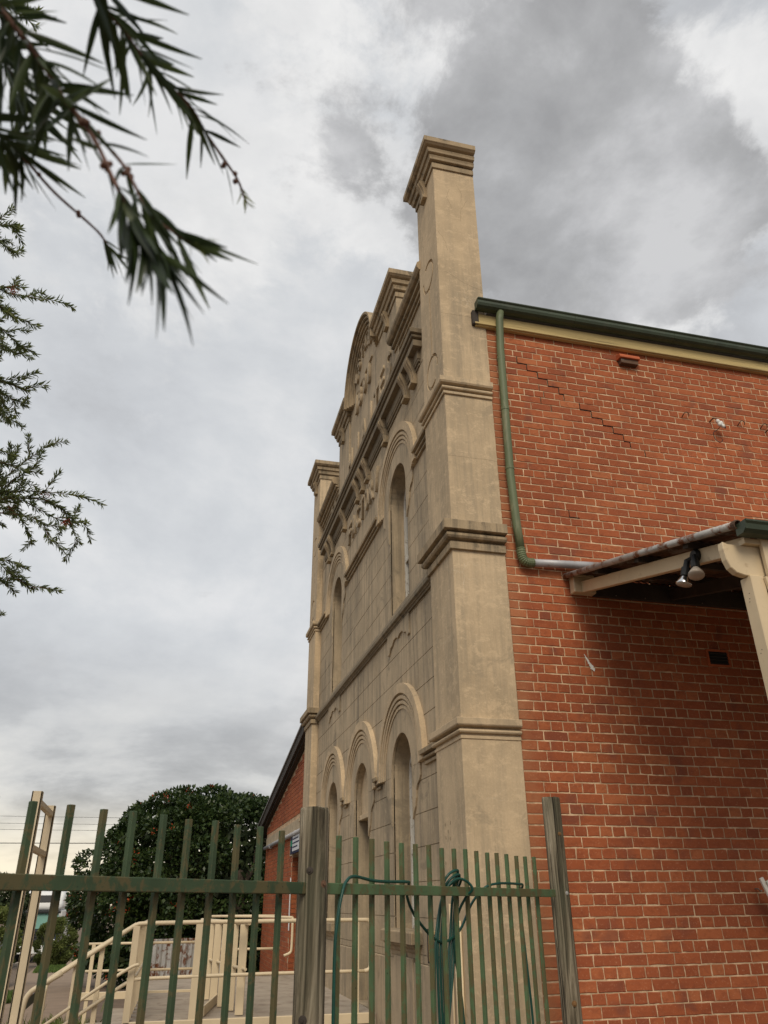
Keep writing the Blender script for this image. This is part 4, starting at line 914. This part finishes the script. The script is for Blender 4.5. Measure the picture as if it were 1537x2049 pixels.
# orange trumpet flowers in small clusters on the sunny side of the crown
out = (P-np.array([1.15, 26.0, .15]))/np.array([3.85, 3.3, 3.15]); rad_ = np.linalg.norm(out, axis=1)
cand = np.where((rad_ > .93) & (out[:, 1] < .3))[0]; pick = r_.choice(cand, 105, replace=False); FP = []; FDr = []
for i in pick:
    for _ in range(r_.integers(6, 13)): FP.append(P[i]+r_.normal(size=3)*.05+np.array([0, -.05, .03])); FDr.append(e[i]+r_.normal(size=3)*.7+np.array([0, -.3, .3]))
V, Q = leaf_cloud(np.array(FP), np.array(FDr), r_.uniform(.04, .08, len(FP)), r_.uniform(.022, .042, len(FP))); np_mesh('flowers', V, Q, 'flower', bt, kind='stuff')

# corrugated iron screen under the tree
cs = MB(); X = np.arange(-.5, 1.35, .019); vs = []
for x in X:
    yy = 16.6+.012*math.sin(2*math.pi*x/.09); vs += [(x, yy, -1.7), (x, yy, -.58+.01*math.sin(x*5)), (x, yy+.003, -1.7), (x, yy+.003, -.58)]
cs.add(vs, [q for i in range(len(X)-1) for q in ((4*i, 4*i+4, 4*i+5, 4*i+1), (4*i+2, 4*i+3, 4*i+7, 4*i+6), (4*i+1, 4*i+5, 4*i+7, 4*i+3))])
tag(cs.build('corrugated_screen', 'zinc', org=(.4, 16.6, -1.7), recalc=False), 'low grey corrugated iron screen under the flowering tree', 'screen')

# ------------------------------------------------------------------ bottlebrush trees
def leaf_variant(i):
    rr = random.Random(i); vs = []; fs = []; n = 9; bend = rr.uniform(-.10, .22); sb = rr.uniform(-.08, .08)
    for k_ in range(n+1):
        t = k_/n; w_ = .072*math.sin(math.pi*min(1, t**.8*.93+.05))*(1-.1*t)+.004
        cx_ = t; cz_ = -bend*t*t; cy_ = sb*t*t
        vs += [(cx_, cy_-w_, cz_+w_*.28), (cx_, cy_, cz_), (cx_, cy_+w_, cz_+w_*.28)]
    for k_ in range(n):
        a = 3*k_; fs += [(a, a+3, a+4, a+1), (a+1, a+4, a+5, a+2)]
    me = bpy.data.meshes.new('leaf'); me.from_pydata(vs, [], fs); me.polygons.foreach_set('use_smooth', [True]*len(fs)); return me
LV = {}
def leaf_obj(parent, p, d, ln, wscale, mat, roll_):
    k_ = (random.randrange(8), mat)
    if k_ not in LV: LV[k_] = leaf_variant(k_[0]); LV[k_].materials.append(M[mat])
    o = bpy.data.objects.new('leaf', LV[k_]); COL.objects.link(o); o.parent = parent
    d = Vector(d).normalized(); z = Vector((0, 0, 1)); z = (z-d*z.dot(d)).normalized(); y = z.cross(d); y2 = y*math.cos(roll_)+z*math.sin(roll_); z2 = d.cross(y2)
    p = Vector(p)-Vector(ORG[parent.name])
    o.matrix_local = Matrix(((d.x*ln, y2.x*ln*wscale, z2.x*ln, p.x), (d.y*ln, y2.y*ln*wscale, z2.y*ln, p.y), (d.z*ln, y2.z*ln*wscale, z2.z*ln, p.z), (0, 0, 0, 1)))
    return o
nb = thing('bottlebrush_tree', 'near bottlebrush branches with long dark narrow leaves hanging in at top left', 'tree', (-1.7, .2, -1.6))
t_ = MB(); limb(t_, (-1.7, .2, -1.6), (-1.5, .35, .6), .12, .08, 10, seed=11); limb(t_, (-1.5, .35, .6), (-.62, .45, .92), .06, .018, 8, seed=12); limb(t_, (-1.5, .35, .6), (-1.9, -.4, 1.6), .06, .02, 8, seed=13)
t_.build('trunk', 'bark', nb, smooth=True)
BR1 = [(-.60, .45, .91), (-.36, .40, .83), (-.152, .436, .725), (-.144, .461, .725), (-.129, .479, .729), (-.113, .502, .73), (-.089, .528, .729), (-.064, .548, .73), (-.043, .576, .725), (-.023, .6, .721), (-.007, .62, .718), (.005, .644, .712)]
BR2 = [(-.60, .45, .91), (-.42, .48, .85), (-.267, .498, .764), (-.235, .498, .738), (-.212, .498, .709), (-.186, .502, .677), (-.164, .505, .643), (-.147, .497, .616), (-.126, .496, .584), (-.109, .495, .549), (-.093, .491, .516), (-.077, .485, .483), (-.056, .479, .451)]
BR2B = [(-.148, .499, .618), (-.121, .517, .607), (-.105, .52, .59), (-.094, .522, .572), (-.08, .528, .55), (-.054, .531, .532), (-.031, .527, .519)]
BR3 = [(-.60, .45, .91), (-.42, .53, .76), (-.256, .557, .659), (-.234, .577, .666), (-.227, .591, .672), (-.214, .612, .673), (-.192, .64, .669), (-.161, .669, .665), (-.148, .687, .666), (-.139, .707, .664)]
BR4 = [(-.60, .45, .91), (-.42, .53, .85), (-.289, .557, .779), (-.269, .57, .792), (-.257, .596, .793), (-.244, .624, .793), (-.235, .651, .79)]
def branch(path, r0, r1, leaves, capsules=(), sides=1.0):
    S_ = soften(path, 5); n = len(S_); m = MB().tube(S_, r0, 7, rs=[(r0+(r1-r0)*i/(n-1))*random.uniform(.9, 1.15) for i in range(n)])
    b = m.build('branch', 'twig', nb, smooth=True)
    def at(t): i = min(int(t*(n-1)), n-2); f = t*(n-1)-i; return S_[i].lerp(S_[i+1], f), (S_[i+1]-S_[i]).normalized()
    ga = random.random()*6
    for t0, t1, cnt, l0, l1, ang, mt, droop in leaves:
        for i in range(cnt):
            t = t0+(t1-t0)*(i+random.random()*.7)/cnt; p, d = at(min(t, .999)); ga += 2.4+random.uniform(-.3, .3)
            u = d.orthogonal().normalized(); v = d.cross(u); o = u*math.cos(ga)+v*math.sin(ga)
            a = R(ang+random.uniform(-14, 14)); dd = d*math.cos(a)+o*math.sin(a)+Vector((0, 0, -droop))
            leaf_obj(b, p, dd, random.uniform(l0, l1), random.uniform(.5, .85), mt, random.uniform(-1.2, 1.2))
    for t, k_ in capsules:
        p, d = at(t)
        for j in range(k_):
            o = Vector((random.uniform(-1, 1), random.uniform(-1, 1), random.uniform(-1, 1))).normalized()
            MB().lathe(p+o*.002, o, [(0, .0016), (.002, .0027), (.0045, .0026), (.0055, .0014)], 8).build('seed_capsule', 'twig', b)
    return b
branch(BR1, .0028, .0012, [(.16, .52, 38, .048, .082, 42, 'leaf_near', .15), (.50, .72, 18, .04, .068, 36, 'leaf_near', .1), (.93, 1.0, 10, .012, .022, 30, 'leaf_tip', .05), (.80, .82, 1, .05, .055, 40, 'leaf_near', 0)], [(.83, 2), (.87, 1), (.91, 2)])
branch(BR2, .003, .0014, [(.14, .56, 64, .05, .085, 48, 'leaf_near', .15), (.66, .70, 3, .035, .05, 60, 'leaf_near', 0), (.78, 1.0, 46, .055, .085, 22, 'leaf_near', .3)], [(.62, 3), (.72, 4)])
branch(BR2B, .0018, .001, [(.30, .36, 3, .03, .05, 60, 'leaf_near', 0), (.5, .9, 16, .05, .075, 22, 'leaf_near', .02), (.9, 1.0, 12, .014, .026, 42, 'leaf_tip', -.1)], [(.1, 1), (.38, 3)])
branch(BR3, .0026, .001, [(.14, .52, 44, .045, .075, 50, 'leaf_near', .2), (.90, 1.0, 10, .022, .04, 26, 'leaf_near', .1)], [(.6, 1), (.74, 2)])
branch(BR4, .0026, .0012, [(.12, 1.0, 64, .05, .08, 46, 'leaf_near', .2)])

mt_ = thing('bottlebrush_tree', 'bottlebrush tree at the left edge with feathery twigs and a few red flowers', 'tree', (-3.0, 5.6, -1.6))
TW = [[(-1.785, 4.435, 4.103), (-1.635, 4.496, 4.251), (-1.536, 4.562, 4.368), (-1.461, 4.653, 4.447)], [(-1.854, 4.733, 4.145), (-1.72, 4.758, 4.45), (-1.664, 4.941, 4.546), (-1.616, 5.138, 4.619)], [(-1.693, 4.607, 3.518), (-1.566, 4.609, 3.813), (-1.413, 4.765, 3.916), (-1.229, 4.905, 4.04)], [(-1.765, 4.852, 3.619), (-1.578, 4.724, 3.775), (-1.456, 4.713, 3.745), (-1.369, 4.719, 3.678)], [(-1.828, 5.132, 3.648), (-1.673, 5.121, 3.905), (-1.56, 5.255, 3.939), (-1.453, 5.423, 3.92)], [(-1.675, 4.803, 3.25), (-1.591, 4.979, 3.619), (-1.537, 5.267, 3.808), (-1.53, 5.556, 3.973)], [(-1.79, 5.186, 3.117), (-1.559, 5.071, 3.38), (-1.426, 5.09, 3.372), (-1.283, 5.118, 3.35)], [(-1.854, 5.425, 3.175), (-1.598, 5.254, 3.414), (-1.444, 5.229, 3.355), (-1.29, 5.212, 3.279)], [(-1.647, 5.023, 2.91), (-1.562, 5.252, 3.24), (-1.54, 5.56, 3.402), (-1.557, 5.886, 3.514)], [(-1.721, 5.567, 2.435), (-1.534, 5.659, 2.749), (-1.388, 5.74, 3.03), (-1.196, 5.807, 3.326)], [(-1.785, 5.775, 2.525), (-1.514, 5.616, 2.687), (-1.228, 5.503, 2.726), (-0.831, 5.43, 2.695)], [(-1.64, 5.332, 2.294), (-1.451, 5.411, 2.549), (-1.193, 5.546, 2.69), (-1.001, 5.713, 2.711), (-0.865, 5.951, 2.535)], [(-1.718, 5.587, 2.404), (-1.548, 5.802, 2.691), (-1.395, 6.082, 2.803), (-1.301, 6.435, 2.703)], [(-1.776, 5.804, 2.457), (-1.515, 5.744, 2.752), (-1.362, 5.698, 2.921), (-1.233, 5.668, 3.033)], [(-1.595, 5.477, 1.951), (-1.39, 5.473, 2.193), (-1.225, 5.579, 2.099), (-1.064, 5.668, 2.032)], [(-1.669, 5.759, 2.014), (-1.473, 5.895, 2.242), (-1.395, 6.086, 2.222), (-1.325, 6.236, 2.308)], [(-1.635, 6.05, 1.889), (-1.493, 6.205, 2.073), (-1.47, 6.387, 2.076), (-1.448, 6.559, 2.107)], [(-1.66, 5.238, 2.476), (-1.48, 5.196, 2.876), (-1.399, 5.343, 2.848), (-1.327, 5.409, 2.959)], [(-1.782, 3.526, 4.946), (-1.607, 3.437, 5.028), (-1.487, 3.381, 5.063), (-1.368, 3.403, 5.043)], [(-1.847, 3.784, 5.007), (-1.712, 3.819, 5.22), (-1.658, 3.889, 5.375), (-1.63, 3.997, 5.494)], [(-1.645, 5.297, 2.353), (-1.47, 5.481, 2.582), (-1.326, 5.68, 2.742), (-1.03, 5.981, 2.729), (-0.879, 6.191, 2.831)], [(-1.664, 5.605, 2.439), (-1.471, 5.546, 2.533), (-1.131, 5.554, 2.534), (-1.003, 5.578, 2.376)]]
t_ = MB(); top = Vector((-2.7, 5.3, 3.2)); limb(t_, (-3.0, 5.6, -1.6), (-2.85, 5.45, 1.3), .15, .1, 10, seed=21); limb(t_, (-2.85, 5.45, 1.3), (-2.5, 5.0, 3.4), .09, .04, 8, seed=22); limb(t_, (-2.5, 5.0, 3.4), (-2.3, 4.2, 4.6), .04, .015, 7, seed=23)
tws = MB(); LP = []; LD = []; LL = []; hubs = [Vector((-2.85, 5.45, 1.3)), Vector((-2.7, 5.25, 2.3)), Vector((-2.5, 5.0, 3.4)), Vector((-2.3, 4.2, 4.6))]
LTP = []; LTD = []
for i, tw in enumerate(TW):
    tw = [(x-.10, y, z) for x, y, z in tw]
    a = Vector(tw[0]); h_ = min(hubs, key=lambda q: (q-a).length); limb(t_, h_, a, .018, .007, 6, sag=.05, seed=30+i)
    S_ = soften(tw, 6); n = len(S_); tws.tube(S_, .006, 5, rs=[.006-.0042*j/(n-1) for j in range(n)])
    runs = [(S_, .1)]
    for j in range(2, n-1, 3):                             # short side shoots
        d = (S_[j+1]-S_[j]).normalized(); o = Vector((random.uniform(-1, 1), random.uniform(-1, 1), random.uniform(-.8, 1))).normalized()
        e_ = S_[j]+(d*.8+o*.7).normalized()*random.uniform(.10, .24); s2 = soften([S_[j], S_[j].lerp(e_, .5)+Vector((0, 0, .01)), e_], 4)
        tws.tube(s2, .003, 4, rs=[.003-.0018*q/(len(s2)-1) for q in range(len(s2))]); runs.append((s2, .15))
    for s2, t0 in runs:
        ltot = sum((s2[q+1]-s2[q]).length for q in range(len(s2)-1)); cnt = int(ltot/.0042)
        for q in range(cnt):
            t = t0+(1-t0)*q/cnt; f = t*(len(s2)-1); ii = min(int(f), len(s2)-2); p = s2[ii].lerp(s2[ii+1], f-ii); d = (s2[ii+1]-s2[ii]).normalized()
            o = Vector((random.gauss(0, 1), random.gauss(0, 1), random.gauss(0, 1))).normalized(); dd = d*random.uniform(.7, 1.1)+o*.75
            (LTP if t > .86 else LP).append(p); (LTD if t > .86 else LD).append(dd)
t_.build('trunk', 'bark', mt_, smooth=True)
tws.build('twigs', 'twig', mt_)['kind'] = 'stuff'
def arr(q): return np.array([tuple(v) for v in q])
V, Q = leaf_cloud(arr(LP), arr(LD), rng.uniform(.04, .072, len(LP)), rng.uniform(.008, .012, len(LP))); np_mesh('leaves', V, Q, 'leaf_mid', mt_, kind='stuff')
V, Q = leaf_cloud(arr(LTP), arr(LTD), rng.uniform(.035, .062, len(LTP)), rng.uniform(.009, .013, len(LTP))); np_mesh('young_leaves', V, Q, 'leaf_tip', mt_, kind='stuff')
fp_ = []; fd_ = []
for c_ in ((-1.60, 5.0, 3.20), (-1.19, 5.56, 2.74), (-1.42, 5.6, 2.62), (-1.03, 5.6, 2.55), (-1.5, 4.65, 3.86)):
    for _ in range(70): fp_.append(np.array(c_)+rng.normal(size=3)*.014); fd_.append(rng.normal(size=3))
V, Q = leaf_cloud(np.array(fp_), np.array(fd_), rng.uniform(.02, .032, len(fp_)), rng.uniform(.002, .004, len(fp_))); np_mesh('flowers', V, Q, 'bottlebrush', mt_, kind='stuff')

# ------------------------------------------------------------------ street at lower left
def shrub(name, label, cat, c, rad, n, ln, wd, mat, seed, lumps=14, trunk=True):
    z0 = gz(c[1]); o = thing(name, label, cat, (c[0], c[1], z0))
    if trunk:
        q = MB(); limb(q, (c[0], c[1], z0), (c[0], c[1], c[2]+rad[2]*.3), .09*max(rad[0], .8), .03, 7, seed=seed)
        for a in range(4): limb(q, (c[0], c[1], z0+(c[2]-z0)*.6), (c[0]+rad[0]*.6*math.cos(a*1.6), c[1]+rad[1]*.6*math.sin(a*1.6), c[2]+rad[2]*.2), .05*max(rad[0], .8), .015, 6, seed=seed+a)
        q.build('trunk', 'bark', o)
    crown('crown', c, rad, n, ln, wd, mat, o, lumps=lumps*3, flat=.9, seed=seed, floor=z0)
    return o
shrub('hedge_shrub', 'clipped rounded green shrub on the verge in front of the truck', 'shrub', (-5.35, 48, -1.8), (1.05, 1.05, 1.2), 16000, .10, .06, 'leaf_hedge', 41, 30)
shrub('street_tree', 'dark leafy street tree at the far left beyond the fence', 'tree', (-8.6, 45, -.4), (2.2, 2.2, 2.0), 9000, .22, .14, 'leaf_dark', 42, 24)
shrub('hedge_shrub', 'bright green bushy shrub at the left edge below the fence rail', 'shrub', (-5.15, 28, -1.1), (1.1, 1.2, 1.15), 8000, .10, .06, 'leaf_hedge', 43, 24)
shrub('street_tree', 'small yellow-green tree far down the street', 'tree', (-15.2, 150, -.7), (2.0, 2.0, 1.5), 3000, .3, .2, 'leaf_hedge', 44, 14)
# lawn patches on the verge
for nm, pts_ in (('lawn', [(-4.2, 18), (-2.9, 20), (-3.3, 24), (-4.7, 23)]), ('lawn', [(-4.9, 38), (-3.6, 38), (-6.6, 66), (-7.9, 66)])):
    P = []; dd = []; pp = np.array(pts_); 
    for _ in range(9000):
        a, b = rng.random(2); q = (pp[0]*(1-a)+pp[1]*a)*(1-b)+(pp[3]*(1-a)+pp[2]*a)*b; P.append((q[0], q[1], gz(q[1])+.015)); dd.append((rng.normal()*.3, rng.normal()*.3, 1))
    V, Q = leaf_cloud(np.array(P), np.array(dd), rng.uniform(.05, .11, len(P)), rng.uniform(.03, .06, len(P)))
    o = np_mesh(nm, V, Q, 'grass', org=(0, 0, 0)); o['kind'] = 'stuff'; o['label'] = 'short green grass on the street verge'; o['category'] = 'grass'
# dry weeds by the landing
P = np.array([(-1.35+rng.normal()*.25, 12.6+rng.normal()*.7, -1.6) for _ in range(1400)]); V, Q = leaf_cloud(P, rng.normal(size=(1400, 3))*.5+np.array([0, 0, 1]), rng.uniform(.08, .28, 1400), rng.uniform(.012, .03, 1400))
o = np_mesh('weeds', V, Q, 'leaf_hedge', org=(0, 0, 0)); o['kind'] = 'stuff'; o['label'] = 'straggly weeds beside the landing steps'; o['category'] = 'weeds'
# green edging rail on short posts beside the path
er = thing('edging_rail', 'low dark green edging rail beside the path under the ramp handrail', 'rail', (-1.8, 14, -1.6))
MB().obox((-1.81, 14.0, -1.26), (1,0,0), (-.02,1,0), (0,0,1), .02, 1.25, .07).build('board', 'gutter', er, bevel=.004)
MB().obox((-1.81, 14.0, -1.185), (1,0,0), (-.02,1,0), (0,0,1), .03, 1.25, .006).build('cap_strip', 'zinc', er)
for y in (12.8, 15.2): MB().box(-1.85+.0*y, -1.75, y-.05, y+.05, -1.62, -1.08).build('post', 'gutter', er, bevel=.004)
# parked truck
tx, ty = -7.35, 56.0; tz = gz(ty)
tr = thing('truck', 'white-roofed truck cab with teal windscreen parked down the street', 'truck', (tx, ty, tz))
def tb(name, mat, *b, bevel=.05): return MB().box(tx+b[0], tx+b[1], ty+b[2], ty+b[3], tz+b[4], tz+b[5]).build(name, mat, tr, bevel=bevel, seg=3)
tb('cab', 'truck_blue', -1.2, 1.2, 0, 2.2, .9, 2.35); tb('sleeper', 'truck_white', -1.2, 1.2, .4, 2.4, 2.2, 2.75)
MB().prism([(ty+.05, tz+2.72), (ty+.12, tz+3.1), (ty+.5, tz+3.65), (ty+1.1, tz+3.85), (ty+2.3, tz+3.88), (ty+2.4, tz+2.72)], 'x', tx-1.18, tx+1.18).build('roof_fairing', 'truck_white', tr, bevel=.28, seg=5)
MB().obox((tx+.1, ty+.27, tz+3.36), (1,0,0), (0,.55,.83), (0,-.83,.55), .5, .22, .04).build('skylight', 'black', tr)
tb('windscreen', 'truck_teal', -1.05, 1.05, -.05, .05, 1.75, 2.6, bevel=.02); tb('visor', 'black', -1.15, 1.15, -.2, .1, 2.58, 2.7, bevel=.02)
g_ = tb('grille', 'black', -.8, .8, -.06, .02, .95, 1.65, bevel=.02)
for i in range(4): MB().box(tx-.78, tx+.78, ty-.08, ty-.05, tz+1.02+i*.16, tz+1.07+i*.16).build('grille_bar', 'chrome', g_)
tb('bumper', 'truck_white', -1.22, 1.22, -.25, .1, .45, .9); tb('chassis', 'black', -.5, .5, 0, 8, .6, .95, bevel=.02); tb('trailer', 'truck_white', -1.2, 1.2, 3.0, 11, 1.1, 3.3)
for sx in (-1, 1):
    tb('headlight', 'chrome', sx*.95-.15, sx*.95+.15, -.27, -.2, 1.0, 1.2, bevel=.03)
    for yy in (.9, 5.2, 9.2):
        wh = MB().lathe((tx+sx*.85, ty+yy, tz+.5), (sx, 0, 0), [(0, .5), (.3, .5), (.3, .3)], 20).build('wheel', 'rubber', tr); MB().lathe((tx+sx*1.12, ty+yy, tz+.5), (sx, 0, 0), [(0, .28), (.05, .25), (.06, .1)], 16).build('rim', 'chrome', wh)
# power poles and wires
def pole(x, y, h, label):
    z0 = gz(y); p = thing('power_pole', label, 'power pole', (x, y, z0), 'power poles along the street')
    MB().tube([(x, y, z0), (x, y, z0+h)], .16, 8, rs=[.17, .11]).build('mast', 'pole_wood', p)
    for k_ in range(2):
        zz = z0+h-.4-.9*k_; MB().box(x-1.3+.3*k_, x+1.3-.3*k_, y-.06, y+.06, zz-.06, zz+.06).build('crossarm', 'pole_wood', p)
        for dx in (-1.1, -.4, .4, 1.1): MB().lathe((x+dx*(1-.25*k_), y, zz+.06), (0,0,1), [(0, .05), (.1, .07), (.16, .04)], 8).build('insulator', 'porcelain', p)
pole(-34, 280, 7.0, 'farther timber power pole down the street'); pole(-27.4, 250, 5.2, 'nearer timber power pole down the street beside the truck roof')
wr = MB()
for x0, z0, x1, z1, y0 in ((-60, 6.7, 60, 7.6, 75), (-60, 6.2, 60, 7.1, 75.6), (-60, 5.8, 60, 6.6, 76.2)):
    wr.tube([(x0+(x1-x0)*t/10, y0+.05*(x0+(x1-x0)*t/10), z0+(z1-z0)*t/10-.5*math.sin(math.pi*t/10)) for t in range(11)], .013, 4)
tag(wr.build('power_lines', 'black', org=(0, 75, 6)), 'three thin overhead wires across the sky above the fence at left', 'wires')
wr = MB(); wr.tube([(-30, 40, 2.35), (-10, 40.6, 2.45), (10, 41, 2.6), (25, 41.5, 2.9)], .016, 4); tag(wr.build('power_line', 'black', org=(0, 40, 2.4)), 'single low service wire crossing the sky at left', 'wire')
# small house and fence at the end of the street
hs = thing('house', 'small brick house far down the street beside the tree', 'house', (-19, 175, gz(175)))
z0 = gz(175)
MB().box(-25, -13.5, 175, 184, z0, z0+2.2).build('wall', 'house_wall', hs)
MB().prism([(174.5, z0+2.2), (184.5, z0+2.2), (179.5, z0+4.2)], 'x', -25.6, -12.9).build('roof', 'roof_red', hs)
for x in (-23, -19.5, -16): 
    w_ = MB().box(x-.7, x+.7, 174.93, 174.99, z0+.8, z0+1.9).build('window', 'white_paint', hs); MB().box(x-.6, x+.6, 174.9, 174.925, z0+.9, z0+1.8).build('pane', 'glass', w_)
MB().box(-14.9, -14.0, 174.94, 174.99, z0, z0+2.0).build('door', 'timber_dark', hs)
cz_ = gz(140); cx_, cy_ = -14.5, 140
cr_ = thing('parked_car', 'small white car far down the street', 'car', (cx_, cy_, cz_))
MB().prism([(cy_, cz_+.3), (cy_, cz_+.8), (cy_+.9, cz_+.95), (cy_+1.5, cz_+1.45), (cy_+3.2, cz_+1.45), (cy_+4.1, cz_+.9), (cy_+4.2, cz_+.3)], 'x', cx_-.85, cx_+.85).build('body', 'truck_white', cr_, bevel=.08, seg=2)
MB().obox((cx_, cy_+1.2, cz_+1.2), (1,0,0), (0,.77,.64), (0,-.64,.77), .72, .34, .02).build('windscreen', 'glass', cr_)
for sx in (-1, 1):
    for yy in (.8, 3.4): MB().lathe((cx_+sx*.65, cy_+yy, cz_+.3), (sx,0,0), [(0, .3), (.2, .3), (.21, .15)], 14).build('wheel', 'rubber', cr_)
    MB().box(cx_+sx*.6-.15, cx_+sx*.6+.15, cy_-.02, cy_+.02, cz_+.6, cz_+.75).build('headlight', 'chrome', cr_)

for o in list(COL.objects):
    if o.parent is None and o not in (cam_o, so): o.location.z += EZ
